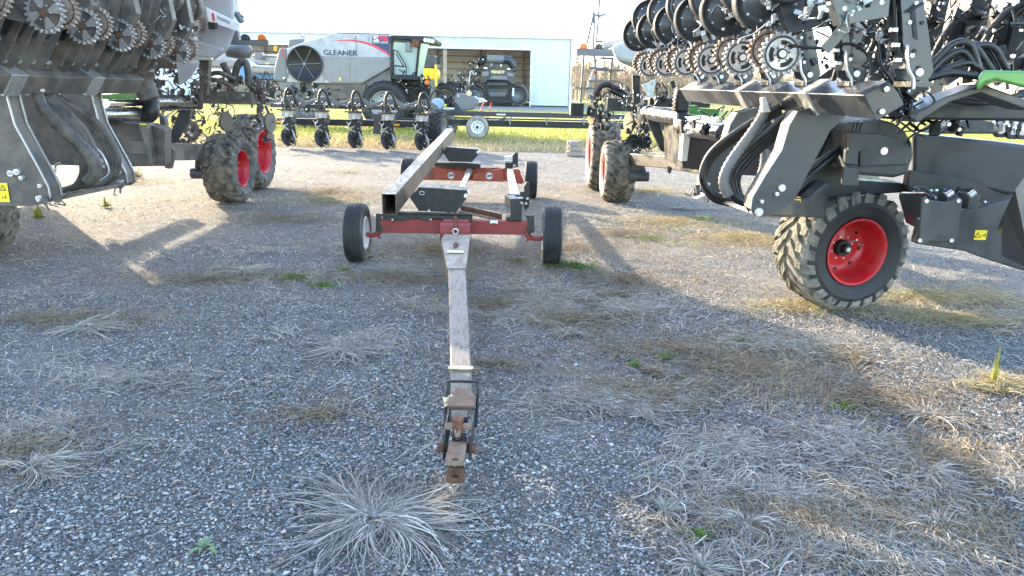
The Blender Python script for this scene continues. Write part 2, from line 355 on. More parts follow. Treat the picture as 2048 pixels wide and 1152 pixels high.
# ================================================================== THE SETTING
def ground_material():
    m = bpy.data.materials.new('ground'); m.use_nodes = True; n = m.node_tree; b = n.nodes['Principled BSDF']; b.inputs['Roughness'].default_value = .95; b.inputs['Specular IOR Level'].default_value = .25
    tc = n.nodes.new('ShaderNodeTexCoord'); P = tc.outputs['Object']
    def noise(sc, det=6, ro=.6, vec=P):
        t = n.nodes.new('ShaderNodeTexNoise'); t.inputs['Scale'].default_value = sc; t.inputs['Detail'].default_value = det; t.inputs['Roughness'].default_value = ro; lnk(n, vec, t.inputs['Vector']); return t.outputs[0]
    def mr(v, a, c, d=0, e=1):
        r = n.nodes.new('ShaderNodeMapRange'); lnk(n, v, r.inputs[0])
        for i, k in enumerate((a, c, d, e)): r.inputs[i+1].default_value = k
        return r.outputs[0]
    def mix(f, a, c):
        x = n.nodes.new('ShaderNodeMix'); x.data_type = 'RGBA'
        if hasattr(f, 'links'): lnk(n, f, x.inputs[0])
        else: x.inputs[0].default_value = f
        for i, q in ((6, a), (7, c)):
            if isinstance(q, tuple): x.inputs[i].default_value = (*q, 1)
            else: lnk(n, q, x.inputs[i])
        return x.outputs[2]
    def mth(op, a, c):
        x = n.nodes.new('ShaderNodeMath'); x.operation = op
        for i, q in ((0, a), (1, c)):
            if isinstance(q, (int, float)): x.inputs[i].default_value = q
            else: lnk(n, q, x.inputs[i])
        return x.outputs[0]
    vo = n.nodes.new('ShaderNodeTexVoronoi'); vo.inputs['Scale'].default_value = 62; lnk(n, P, vo.inputs['Vector'])
    sp = n.nodes.new('ShaderNodeSeparateColor'); lnk(n, vo.outputs['Color'], sp.inputs[0])
    ra = n.nodes.new('ShaderNodeValToRGB'); e = ra.color_ramp.elements; e[0].color = (.07, .073, .08, 1); e[1].position = 1; e[1].color = (.5, .49, .48, 1)
    k = e.new(.45); k.color = (.14, .145, .155, 1); k = e.new(.85); k.color = (.24, .245, .25, 1); lnk(n, sp.outputs[0], ra.inputs[0])
    grav = mix(mr(noise(.55), .40, .62, 0, .72), ra.outputs[0], (.235, .205, .165))       # fines and dirt patches
    grav = mix(mr(noise(90, 3), .55, .75, 0, .5), grav, (.36, .34, .31))
    s = n.nodes.new('ShaderNodeSeparateXYZ'); lnk(n, P, s.inputs[0])
    yy = mth('ADD', s.outputs[1], mth('MULTIPLY', noise(.7, 5), 3.0))
    dirt = mix(mr(noise(7), .4, .65), (.10, .082, .062), (.175, .145, .105))
    grav = mix(mr(noise(26, 4, .8), .5, .62, 0, .55), grav, (.10, .085, .07)); grav = mix(mr(noise(34, 4, .8), .56, .66, 0, .6), grav, (.42, .37, .28))
    grav = mix(mr(noise(5, 6, .8), .46, .6, 0, .5), grav, (.13, .11, .09)); grav = mix(mr(noise(11, 5, .8), .55, .66, 0, .45), grav, (.40, .35, .26))
    far = mr(yy, 8.0, 15.0, 0, .5); grav = mix(mth('MULTIPLY', far, mr(noise(1.4), .3, .7, .4, 1)), grav, dirt)
    straw = mix(mr(noise(9, 8, .8), .4, .6), (.20, .15, .075), (.40, .33, .19))
    gr = mix(mr(noise(3, 8, .75), .36, .62), (.22, .225, .045), (.40, .36, .10)); gr = mix(mr(noise(.5), .5, .72, 0, .55), gr, (.36, .29, .14))
    c = mix(mr(yy, 24.9, 25.6), grav, straw); c = mix(mr(yy, 27.0, 28.5), c, gr)
    apron = mix(mr(noise(1.5), .4, .6), (.20, .205, .22), (.27, .27, .27))
    inx = mr(s.outputs[0], 5.5, 7.5, 1, 0)
    c = mix(mth('MULTIPLY', mr(yy, 60.2, 61.2), inx), c, apron)
    lnk(n, c, b.inputs['Base Color'])
    bp = n.nodes.new('ShaderNodeBump'); bp.inputs['Strength'].default_value = .9; bp.inputs['Distance'].default_value = .012
    h = mth('ADD', mth('MULTIPLY', vo.outputs['Distance'], -1.0), mth('MULTIPLY', noise(140, 3), .6)); lnk(n, h, bp.inputs['Height'])
    b2 = n.nodes.new('ShaderNodeBump'); b2.inputs['Strength'].default_value = .5; b2.inputs['Distance'].default_value = .12; lnk(n, noise(3.0, 8, .7), b2.inputs['Height']); lnk(n, bp.outputs[0], b2.inputs['Normal'])
    lnk(n, b2.outputs[0], b.inputs['Normal']); return m
M['ground'] = ground_material()
g = MB(); xs = [-900, -60, -20, -8, 0, 8, 20, 60, 900]; ys = [-60, 0, 10, 25, 60, 120, 300, 1400]
vs = [(x, y, 0) for y in ys for x in xs]; nx = len(xs)
g.add(vs, [(j*nx+i, j*nx+i+1, (j+1)*nx+i+1, (j+1)*nx+i) for j in range(len(ys)-1) for i in range(nx-1)])
tag(fin(g, 'ground', 'ground'), kind='structure')
# ---- numpy scatter meshes
def npmesh(name, verts, polys, k, mt, tone=None, smooth=False):
    """polys: (n,k) int array; tone: per-poly rgb"""
    me = bpy.data.meshes.new(name); n = len(polys); me.vertices.add(len(verts)); me.vertices.foreach_set('co', np.asarray(verts, np.float32).ravel())
    me.loops.add(n*k); me.loops.foreach_set('vertex_index', np.asarray(polys, np.int32).ravel()); me.polygons.add(n)
    me.polygons.foreach_set('loop_start', np.arange(n, dtype=np.int32)*k)
    try: me.polygons.foreach_set('loop_total', np.full(n, k, np.int32))
    except Exception: pass
    me.update(calc_edges=True)
    if tone is not None:
        ca = me.color_attributes.new('tone', 'FLOAT_COLOR', 'CORNER'); t = np.ones((n, 4), np.float32); t[:, :3] = tone; ca.data.foreach_set('color', np.repeat(t, k, 0).ravel())
    if smooth: me.polygons.foreach_set('use_smooth', np.ones(n, bool))
    me.materials.append(M[mt]); o = bpy.data.objects.new(name, me); SC.collection.objects.link(o); return o
M['stone'] = mat('gravel_stone', (1, 1, 1), .85, attr='tone', bump=.3, bscale=150, spec=.3)
M['blade'] = mat('dry_grass_blades', (1, 1, 1), .8, attr='tone', spec=.3)
M['leafm'] = mat('green_leaves', (1, 1, 1), .6, attr='tone', spec=.4)
for k in ('blade', 'leafm'):
    n_ = M[k].node_tree; b_ = n_.nodes['Principled BSDF']; b_.inputs['Subsurface Weight'].default_value = 0
    o_ = n_.nodes['Material Output']; tr = n_.nodes.new('ShaderNodeBsdfTranslucent'); ms_ = n_.nodes.new('ShaderNodeMixShader'); ms_.inputs[0].default_value = .3
    at = [q for q in n_.nodes if q.type == 'ATTRIBUTE'][0]; lnk(n_, at.outputs['Color'], tr.inputs[0]); lnk(n_, b_.outputs[0], ms_.inputs[1]); lnk(n_, tr.outputs[0], ms_.inputs[2]); lnk(n_, ms_.outputs[0], o_.inputs[0])
rng = np.random.default_rng(11)
def vnoise(x, y, s, seed=0):
    """smooth value noise"""
    r = np.random.default_rng(seed).random((64, 64)); x = x*s+seed*7.3; y = y*s+seed*3.1; xi = np.floor(x).astype(int); yi = np.floor(y).astype(int); fx = x-xi; fy = y-yi
    fx = fx*fx*(3-2*fx); fy = fy*fy*(3-2*fy); a = r[xi % 64, yi % 64]; b = r[(xi+1) % 64, yi % 64]; c = r[xi % 64, (yi+1) % 64]; d = r[(xi+1) % 64, (yi+1) % 64]
    return (a*(1-fx)+b*fx)*(1-fy)+(c*(1-fx)+d*fx)*fy
def stones():
    pts = []
    for (y0, y1, dens) in ((2.2, 3.4, 8200), (3.4, 5.0, 6400), (5.0, 7.0, 3800), (7.0, 9.5, 1300), (9.5, 13, 220), (13, 18, 90), (18, 24, 40)):
        hw0, hw1 = y1*.78+.6, y1*.78+.6; N = int((y1-y0)*2*hw1*dens); x = rng.uniform(-hw1, hw1, N); y = rng.uniform(y0, y1, N)
        keep = rng.random(N) < np.clip(-.25+1.5*vnoise(x, y, .8, 3)+.8*vnoise(x, y, 2.9, 4), .06, 1); pts.append(np.stack([x[keep], y[keep]], 1))
    p = np.concatenate(pts); n = len(p)
    base = np.array([(1, 0, 0), (0, 1, 0), (-1, 0, 0), (0, -1, 0), (.1, .1, 1), (0, 0, -.6)], float); extra = np.array([(.72, .72, .45), (-.72, .6, .5)])
    vb = np.concatenate([base, extra])            # 8 vertices
    F = np.array([(0, 6, 4), (6, 1, 4), (1, 7, 4), (7, 2, 4), (2, 3, 4), (3, 0, 4), (0, 1, 6), (1, 2, 7)])
    r = rng.lognormal(math.log(.0056), .34, n).clip(.003, .017); sc = np.stack([r*rng.uniform(.8, 1.4, n), r*rng.uniform(.7, 1.2, n), r*rng.uniform(.5, .95, n)], 1)
    v = vb[None]*sc[:, None]*rng.uniform(.75, 1.25, (n, 8, 1)); a = rng.uniform(0, 6.28, n); tl = rng.uniform(-.5, .5, n)
    y2 = v[:, :, 1]*np.cos(tl)[:, None]-v[:, :, 2]*np.sin(tl)[:, None]; z2 = v[:, :, 1]*np.sin(tl)[:, None]+v[:, :, 2]*np.cos(tl)[:, None]
    x3 = v[:, :, 0]*np.cos(a)[:, None]-y2*np.sin(a)[:, None]; y3 = v[:, :, 0]*np.sin(a)[:, None]+y2*np.cos(a)[:, None]
    w = np.stack([x3+p[:, 0:1], y3+p[:, 1:2], z2+(r*.25+rng.uniform(0, .008, n))[:, None]], 2).reshape(-1, 3)
    t = rng.random(n); g = .07+.36*t**1.7; wh = rng.random(n) < .05; g[wh] = rng.uniform(.4, .58, wh.sum()); br = rng.random(n) < .12
    c = np.stack([g, g*1.005, g*1.03], 1); c[br] *= np.array([1.25, 1.0, .74]); c *= np.array([1.04, 1.0, .95]); c = np.repeat(c, 8, 0)
    tag(npmesh('gravel_stones', w, (F[None]+(np.arange(n)*8)[:, None, None]).reshape(-1, 3), 3, 'stone', c), kind='stuff')
    print('stones', n)
stones()
def ribbons(root, az, L, lift, droop, wid, tone, seg=4, curl=None):
    """many curved grass blades as ribbons. all per-blade arrays"""
    n = len(az); t = np.linspace(0, 1, seg+1); curl = np.zeros(n) if curl is None else curl
    A = az[:, None]+curl[:, None]*t[None]**1.5
    s = t[None]*L[:, None]; z = lift[:, None]*np.sin(np.minimum(t[None]*droop[:, None], math.pi*.98))+.009
    dx = np.cos(A)*s; dy = np.sin(A)*s
    c = np.stack([root[:, 0:1]+dx, root[:, 1:2]+dy, root[:, 2:3]+z], 2)
    side = np.stack([-np.sin(A), np.cos(A), np.zeros_like(A)], 2)*(wid[:, None, None]*(1-.75*t[None, :, None]**1.5)); side[:, :, 2] += rng.uniform(-.6, .6, (n, 1))*wid[:, None]
    v = np.concatenate([c-side/2, c+side/2], 1).reshape(-1, 3); K = seg+1
    q = np.array([(i, i+1, K+i+1, K+i) for i in range(seg)]); f = (q[None]+(np.arange(n)*2*K)[:, None, None]).reshape(-1, 4)
    return v, f, np.repeat(tone, seg, 0)
def tones(n, a, b, dark=.2):
    t = rng.random((n, 1)); c = np.array(a)*(1-t)+np.array(b)*t; return c*rng.uniform(1-dark*2, 1.15, (n, 1))
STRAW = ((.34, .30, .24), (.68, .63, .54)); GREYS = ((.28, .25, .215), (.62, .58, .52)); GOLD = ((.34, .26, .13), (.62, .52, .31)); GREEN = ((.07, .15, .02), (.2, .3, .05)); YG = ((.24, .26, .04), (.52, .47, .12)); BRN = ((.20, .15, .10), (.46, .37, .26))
def tussock(px, py, rad, n, label, tone=GREYS, lift=.12, name='grass_tussock', width=.006, up=.0, cat='grass tuft', group='dry grass tufts on the gravel', asym=None):
    c = G(px, py); nl = max(10, int(rad*75)); la = rng.uniform(0, 2*math.pi, nl); ll = rng.uniform(.22, 1.0, nl)**1.3; lz = rng.uniform(.15, 1.2, nl)
    if asym: la = np.where(rng.random(nl) < .6, rng.normal(asym[0], asym[1], nl), la)
    k = rng.integers(0, nl, n); az = la[k]+rng.normal(0, .16, n); L = rad*1.15*ll[k]*rng.uniform(.25, 1.1, n)*(1-up); st = rng.random(n) < .06; L[st] *= 1.35
    jr = np.abs(rng.normal(0, rad*.11, n)); ja = az+rng.normal(0, .6, n); root = np.stack([np.cos(ja)*jr, np.sin(ja)*jr*.8, np.zeros(n)], 1)
    lf = lift*(.42 if up < .2 else 1)*lz[k]*rng.uniform(.3, 1.2, n); T = tones(n, *tone, .22)
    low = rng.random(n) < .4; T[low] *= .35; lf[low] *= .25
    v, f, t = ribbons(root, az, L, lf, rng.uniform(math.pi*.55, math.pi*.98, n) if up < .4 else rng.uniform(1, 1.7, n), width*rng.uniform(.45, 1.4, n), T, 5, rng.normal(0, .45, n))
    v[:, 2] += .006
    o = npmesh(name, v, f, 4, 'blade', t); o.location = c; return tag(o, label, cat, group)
def scatter(name, n, region, tone, Lr, lift, width, kind='stuff', seed=5, dens=None, seg=3):
    """region: list of (px,py,rx,ry,weight) in world ellipses -> x,y,rx,ry"""
    wts = np.array([r[4] for r in region]); wts = wts/wts.sum(); X = []; Y = []
    for (x, y, rx, ry, w), k in zip(region, (wts*n).astype(int)):
        a = rng.uniform(0, 6.28, k); q = np.abs(rng.normal(0, .62, k)); q = q*(1+1.1*(vnoise(np.cos(a)*1.2+x+9, np.sin(a)*1.2+y+9, 1.5, seed)-.5)); X.append(x+np.cos(a)*q*rx); Y.append(y+np.sin(a)*q*ry)
    X = np.concatenate(X); Y = np.concatenate(Y)
    if dens is not None: k = vnoise(X, Y, 2.2, seed) > dens; X, Y = X[k], Y[k]
    m = len(X); flow = vnoise(X, Y, 1.1, seed+1)*9
    az = flow+rng.normal(0, .9, m); v, f, t = ribbons(np.stack([X, Y, np.zeros(m)], 1), az, rng.uniform(*Lr, m), rng.uniform(.4, 1.3, m)*lift+.012, rng.uniform(1.2, 3, m), width*rng.uniform(.5, 1.3, m), tones(m, *tone), seg, rng.normal(0, .7, m))
    return tag(npmesh(name, v, f, 4, 'blade', t), kind=kind)
def E_(px, py, rx, ry, w=1): p = G(px, py); return (p.x, p.y, rx, ry, w)
scatter('straw_litter', 29000, [E_(650, 385, 1.5, 1.2, 3), E_(900, 500, 1.6, .9, 3), E_(560, 440, 1.3, .7, 2), E_(1150, 500, 1.0, .8, 2), E_(1000, 610, 1.2, .8, 2), E_(420, 560, 2.2, .6, 2), E_(120, 640, 1.6, .5, 1.5), E_(800, 560, 1.3, .5, 2), E_(1250, 560, 1.4, .9, 2.5),
   E_(1350, 700, 1.2, .6, 2), E_(1250, 470, 1.2, .9, 2), E_(1500, 740, 1.3, .55, 3), E_(1750, 800, 1.2, .5, 3), E_(1900, 930, .8, .5, 2), E_(1300, 790, .7, .35, 1.5), E_(1650, 1060, .8, .4, 2.5), E_(1150, 640, .9, .5, 1.5), E_(60, 900, .6, .5, 1), E_(640, 830, .5, .3, .6), E_(1900, 1090, .6, .4, 1.5), E_(1000, 730, .6, .3, .6)], BRN, (.05, .20), .035, .005)
scatter('pale_straw', 34000, [E_(680, 690, .6, .3, 1), E_(1180, 615, 1.0, .35, 1.5), E_(1230, 800, .7, .35, 1.5), E_(1560, 690, 1.2, .4, 1.5), E_(760, 545, .9, .35, 1), E_(1400, 780, .6, .25, 1), E_(1700, 880, .9, .5, 2), E_(1950, 990, .7, .4, 1.5), E_(1550, 1000, .6, .25, 1), E_(560, 860, .9, .25, .6), E_(300, 760, 1.2, .3, .5), E_(150, 870, .8, .3, .7), E_(950, 630, .8, .4, 1), E_(1450, 900, .5, .3, .8), E_(1750, 1100, .9, .3, 2)], GREYS, (.06, .22), .03, .0055, seed=8, dens=.40)
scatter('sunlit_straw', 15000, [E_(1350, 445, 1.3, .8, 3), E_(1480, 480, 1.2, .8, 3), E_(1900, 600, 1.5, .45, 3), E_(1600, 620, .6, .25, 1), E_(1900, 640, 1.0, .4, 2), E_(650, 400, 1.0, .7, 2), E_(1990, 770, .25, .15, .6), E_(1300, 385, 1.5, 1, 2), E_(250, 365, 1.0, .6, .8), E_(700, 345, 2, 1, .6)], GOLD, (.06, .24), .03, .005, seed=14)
scatter('green_weeds', 1700, [E_(590, 558, .22, .12, 2), E_(690, 545, .12, .1, 1), E_(650, 575, .12, .08, 1), E_(1150, 535, .28, .2, 4), E_(1328, 720, .05, .04, .4), E_(1268, 735, .04, .03, .3), E_(1395, 1082, .03, .02, .3), E_(1480, 690, .06, .04, .3), E_(870, 500, .2, .15, .6), E_(1300, 480, .3, .15, .7), E_(1840, 590, .35, .1, 1), E_(1040, 525, .2, .1, .6), E_(1690, 820, .08, .05, .2)], GREEN, (.02, .06), .03, .008, seed=21)
# ---- grass strip behind the lot
def grass_band(name, n, x0, x1, y0, y1, tone, Lr, lift, width, p=1.6):
    X = rng.uniform(0, 1, n); Y = y0+(y1-y0)*rng.random(n)**p; X = (x0+(x1-x0)*X)*(Y/y0); az = rng.uniform(0, 6.28, n)
    v, f, t = ribbons(np.stack([X, Y, np.zeros(n)], 1), az, rng.uniform(*Lr, n), rng.uniform(.5, 1.2, n)*lift, rng.uniform(1.2, 2.2, n), width*rng.uniform(.6, 1.4, n), tones(n, *tone, .12), 2)
    tag(npmesh(name, v, f, 4, 'blade', t), kind='stuff')
scatter('lot_straw', 48000, [(x, y, 5.5, 2.6, w) for x, y, w in ((-8, 10, .5), (-3, 9, .8), (3, 13, 1), (0, 18, 1), (-4, 13, 1), (-3, 11, 1), (3, 11, 1), (-6, 16, 1), (0, 16, 1.3), (6, 16, 1), (-6, 21, 1), (0, 21, 1.3), (7, 21, 1), (0, 7.5, .8), (5, 7.5, .7), (-5, 6.5, .6))], STRAW, (.04, .17), .02, .006, seed=31, dens=.42)
grass_band('yellow_green_grass', 60000, -22, 22, 26.2, 60, YG, (.04, .16), .16, .022)
grass_band('dry_grass_verge', 30000, -20, 20, 23.6, 28, GOLD, (.05, .22), .18, .014, 1)
# ---- the large tufts, each a thing of its own
TU = [(745, 1040, .48, 1000, 'largest pale dry grass tuft, spread like a star in front of the hitch tip', GREYS, .06, None),
 (1880, 1070, .40, 800, 'big grey grass tuft splayed out in the bottom right corner of the gravel', GREYS, .10, None),
 (1255, 815, .34, 420, 'flattened grey grass tuft with a dark centre, right of the tongue handle', GREYS, .07, None),
 (1440, 890, .20, 420, 'dense round grey grass tuft alone on bare gravel', GREYS, .10, None),
 (1490, 1055, .26, 480, 'grey spiky grass tuft beside a sunlit streak of gravel', GREYS, .10, None),
 (1330, 1025, .20, 220, 'small thin grass tuft between two sunlit streaks', GREYS, .06, None),
 (60, 940, .30, 380, 'pale grass tuft cut by the left edge of the frame', STRAW, .10, (.3, .7)),
 (170, 655, .40, 300, 'low pale grass tuft on the left gravel, blades lying to the right', STRAW, .06, (.3, .8)),
 (680, 700, .40, 380, 'pale spread grass tuft left of the tongue', GREYS, .07, None),
 (1230, 620, .42, 420, 'long pale grass tuft in mid gravel right of the tongue', STRAW, .07, (-.3, .9)),
 (1228, 594, .14, 200, 'small dark round grass tuft above the long pale tuft', BRN, .09, None),
 (1303, 752, .12, 180, 'small round brown grass tuft beside green sprouts', BRN, .09, None),
 (1400, 770, .26, 260, 'pale flattened grass tuft right of the green sprouts', GREYS, .06, None),
 (1600, 860, .22, 260, 'grass tuft with dark base above the bare gravel patch', GREYS, .08, None),
 (1850, 950, .26, 360, 'bushy grass tuft on the right with curled blades', GREYS, .10, None),
 (1620, 1010, .22, 260, 'low matted grass tuft in the lower right gravel', GREYS, .08, None),
 (485, 545, .34, 280, 'straw coloured grass tuft behind the bare gravel on the left', STRAW, .08, None),
 (1700, 720, .28, 260, 'matted brown grass tuft in the shade in front of the big wheel', BRN, .08, None),
 (820, 605, .30, 220, 'thin dry grass tuft just left of the tongue', GREYS, .06, None),
 (1130, 670, .26, 200, 'thin dry grass tuft right of the tongue', GREYS, .06, None),
 (1400, 1140, .22, 260, 'grey grass tuft cut by the bottom edge of the frame', GREYS, .09, None),
 (1860, 835, .34, 320, 'wide low grass tuft near the right edge of the gravel', GREYS, .08, None)]
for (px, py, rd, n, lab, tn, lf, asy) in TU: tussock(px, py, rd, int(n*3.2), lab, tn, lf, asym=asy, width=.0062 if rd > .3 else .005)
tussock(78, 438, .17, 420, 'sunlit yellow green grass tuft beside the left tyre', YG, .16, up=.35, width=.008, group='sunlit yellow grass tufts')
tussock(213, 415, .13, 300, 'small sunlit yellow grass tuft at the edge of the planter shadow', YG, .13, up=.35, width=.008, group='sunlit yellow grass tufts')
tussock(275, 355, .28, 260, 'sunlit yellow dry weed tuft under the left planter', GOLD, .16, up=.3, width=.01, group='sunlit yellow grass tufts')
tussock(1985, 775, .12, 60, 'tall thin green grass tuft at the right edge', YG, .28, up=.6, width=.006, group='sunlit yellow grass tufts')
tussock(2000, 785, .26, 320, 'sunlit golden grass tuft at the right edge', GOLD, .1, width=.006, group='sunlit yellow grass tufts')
tussock(1150, 535, .14, 260, 'bright green weed patch at the foot of the front right cart tyre', GREEN, .08, name='weed', cat='weed', group='green weeds')
def rosette(px, py, r, n, label, tone):
    c = G(px, py); b = MB()
    for i in range(n):
        a = 2*math.pi*i/n+rnd.uniform(-.3, .3); L = r*rnd.uniform(.6, 1.1); d = Vector((math.cos(a), math.sin(a), 0)); s = Vector((-d.y, d.x, 0))
        pr = [(0, .1, .005), (.35, .5, .03), (.7, .42, .035), (1, .05, .012)]; vs = []
        for t, w, z in pr: vs += [d*L*t-s*w*L*.28+Vector((0, 0, z)), d*L*t+Vector((0, 0, z-.006)), d*L*t+s*w*L*.28+Vector((0, 0, z))]
        fs = [(3*k+j, 3*k+j+1, 3*k+j+4, 3*k+j+3) for k in range(3) for j in range(2)]; b.add([v+c for v in vs], fs, 0, True)
    m = mat('leaf_green', tone, .6); M['leaf_'+label[:6]] = m
    o = fin(b, 'weed', m); return tag(o, label, 'weed')
rosette(410, 1100, .085, 9, 'grey green thistle rosette on the gravel at the bottom left', (.16, .22, .11))
rosette(1405, 437, .22, 12, 'sunlit yellow green broad leaved weed before the right planter', (.26, .34, .05))
# ================================================================== BARN
BY = 70.0
M['siding'] = mat('white_metal_siding', (.62, .66, .70), .45, 0, (.5, .52, .54), 1, .3); M['roofm'] = mat('white_metal_roof', (.88, .88, .87), .28, .0, (.8, .8, .79), .6, .3)
M['inner'] = mat('bare_metal_siding_inside', (.74, .73, .69), .5, .0, (.58, .54, .47), 1.2, .4); M['timber'] = mat('barn_timber', (.42, .34, .25), .8, 0, (.28, .2, .13), 3, .6)
def corrugated(x0, x1, z0, z1, y, pitch=.23, dep=.03, axis='x'):
    b = MB(); x = x0; pr = []
    while x < x1-1e-6:
        for dx, dy in ((0, 0), (pitch*.62, 0), (pitch*.72, -dep), (pitch*.9, -dep)):
            if x+dx <= x1: pr.append((x+dx, y+dy))
        x += pitch
    pr.append((x1, y)); vs = [(px, py, z0) for px, py in pr]+[(px, py, z1) for px, py in pr]; n = len(pr)
    return b.add(vs, [(i, i+1, i+1+n, i+n) for i in range(n-1)])
barn = thing('barn', (-10, BY, 0), 'long white metal machinery shed with an open front and sloping white roof', 'barn')
BL, BR, OR_, EH, OH, DEP = -34.0, 4.85, 1.25, 6.05, 5.05, 24.0
DI = 13.0
b = corrugated(OR_, BR, 0.12, EH, BY); fin(b, 'front_wall', 'siding', barn)
b = corrugated(BL, OR_, OH, EH, BY); fin(b, 'header_wall', 'siding', barn)
b = corrugated(BL, -28.2, .12, OH, BY); fin(b, 'front_wall', 'siding', barn)
b = MB(); b.box((-15.9, BY+.05, OH-.06), (34.4, .16, .14)); b.box((OR_+.02, BY-.02, OH/2), (.12, .14, OH)); b.box((BR+.03, BY-.02, EH/2), (.12, .16, EH)); sfin(b, "trim", "white", barn)
fin(corrugated(BL, BR, .1, 5.6, BY+DI-.1, .35, .03), 'back_wall', 'inner', barn)
for x in (BR-.05, BL): fin(MB().box((x, BY+DEP/2, EH/2), (.06, DEP, EH)), 'side_wall', 'siding', barn)
b = MB()
for k in range(8): b.box(((BL+BR)/2, BY+DI-.24, .75+k*.66), (BR-BL-.3, .06, .1))
sfin(b, 'girt', 'timber', barn)
for x in np.arange(-31.5, 4.5, 4.6): fin(MB().box((x, BY+DI-.36, 2.8), (.2, .16, 5.6)), 'back_post', 'timber', barn)
for x in (-6.55, -15.5, -24.2): fin(MB().box((x, BY+.35, OH/2), (.32, .2, OH)), 'front_post', 'timber', barn)
# roof: near slope seen from below the ridge, gable 24 m deep
RZ = 9.95; RYm = BY+DEP/2
b = MB(); b.prism([(BL-.3, BY-.35, EH-.02), (BL-.3, RYm, RZ), (BL-.3, BY+DEP+.3, EH-.02), (BL-.3, BY+DEP+.3, EH-.10), (BL-.3, RYm, RZ-.12), (BL-.3, BY-.35, EH-.10)], (BR-BL+.55, 0, 0)); fin(b, 'roof', 'roofm', barn)
b = MB(); x = BL
while x < BR: b.beam((x, BY-.33, EH+.01), (x, RYm-.05, RZ+.03), .05, .035); x += .23*2
fin(b, 'roof_rib', 'roofm', barn)
b = MB(); b.beam((BL, RYm, RZ+.06), (BR+.2, RYm, RZ+.06), .4, .05); 
for x in np.arange(BL, BR, .46): b.box((x, RYm-.2, RZ+.02), (.1, .06, .1))
fin(b, 'ridge_cap', 'sdark', barn)
b = MB(); b.prism([(BR, BY, EH), (BR, BY+DEP, EH), (BR, RYm, RZ-.1)], (-.05, 0, 0)); fin(b, 'gable', 'siding', barn)
b = MB()
for x in np.arange(BL+1, BR, 4.6): b.beam((x, BY+.2, EH-.5), (x, BY+DI-.4, EH-.5), .08, .2); b.beam((x, BY+.2, EH-.4), (x, RYm, RZ-.5), .08, .16)
sfin(b, 'truss', 'timber', barn)
b = MB(); b.box((-7.5, BY+.0, 5.3), (1.0, .02, .08)); fin(b, 'track_plate', 'sdark', barn)
tag(fin(MB().box(((BL+BR)/2, BY+DEP/2, .02), (BR-BL-.3, DEP-.4, .03)), 'barn_floor', mat('packed_floor', (.25, .22, .18), .9, 0, (.15, .13, .11), 2, .6)), kind='structure')
# ================================================================== TREES on the right, beyond the barn
M['bark'] = mat('bare_bark', (.36, .27, .20), .9, 0, (.5, .43, .36), 3, .6)
def bare_tree(x, y, h, seed, label):
    g = random.Random(seed); root = thing('bare_tree', (x, y, 0), label, 'tree', 'bare trees at the wood edge')
    tb = MB(); lean = g.uniform(-.3, .3); top = Vector((x+lean, y, h)); tb.cyl((x, y, 0), top.lerp(Vector((x, y, 0)), .1), .14, .03, 0, 6, False); fin(tb, 'trunk', 'bark', root)
    cb = MB()
    for i in range(26):
        t = g.uniform(.25, .97); p = Vector((x, y, 0)).lerp(top, t); a = g.uniform(0, 6.28); L = (1.15-t)*h*.32*g.uniform(.5, 1)
        q = p+Vector((math.cos(a)*L*.6, math.sin(a)*L*.6, L*g.uniform(.5, 1.0))); cb.cyl(p, q, .045, .016, 0, 4, False)
        for j in range(7):
            s = p.lerp(q, g.uniform(.3, 1)); e = s+Vector((g.uniform(-1, 1), g.uniform(-1, 1), g.uniform(-.1, 1.2)))*L*.34; cb.cyl(s, e, .022, .010, 0, 3, False)
            for jj in range(3):
                s2 = s.lerp(e, g.uniform(.3, 1)); cb.cyl(s2, s2+Vector((g.uniform(-1, 1), g.uniform(-1, 1), g.uniform(0, 1)))*L*.2, .013, .006, 0, 3, False)
    fin(cb, 'crown', 'bark', root); return root
protos = [bare_tree(7+i*1.0, 96+i, 5.6+.3*(i % 3), 50+i, 'bare leafless tree at the wood edge right of the white barn') for i in range(3)]
for k in range(42):
    s = protos[k % 3]; c = dupe(s); c.location = (6.2+k*.62+rnd.uniform(-.3, .3), 97+rnd.uniform(0, 9), 0); c.rotation_euler = (0, 0, rnd.uniform(0, 6)); sc = rnd.uniform(.85, 1.15); c.scale = (sc, sc, sc)
def thicket():
    n = 9000; X = rng.uniform(5.5, 60, n); Y = rng.uniform(106, 118, n); v = []; L = rng.uniform(1, 6.4, n); dx = rng.normal(0, .35, n); w = rng.uniform(.02, .07, n)
    a = np.stack([X-w, Y, np.zeros(n)], 1); b = np.stack([X+w, Y, np.zeros(n)], 1); c = np.stack([X+dx, Y, L], 1)
    z0 = rng.uniform(0, .6, n)*L; a[:, 2] = z0; b[:, 2] = z0
    vv = np.stack([a, b, c], 1).reshape(-1, 3); tag(npmesh('thicket', vv, np.arange(3*n).reshape(-1, 3), 3, 'blade', tones(n, (.24, .18, .13), (.46, .38, .3))), kind='stuff')
thicket()
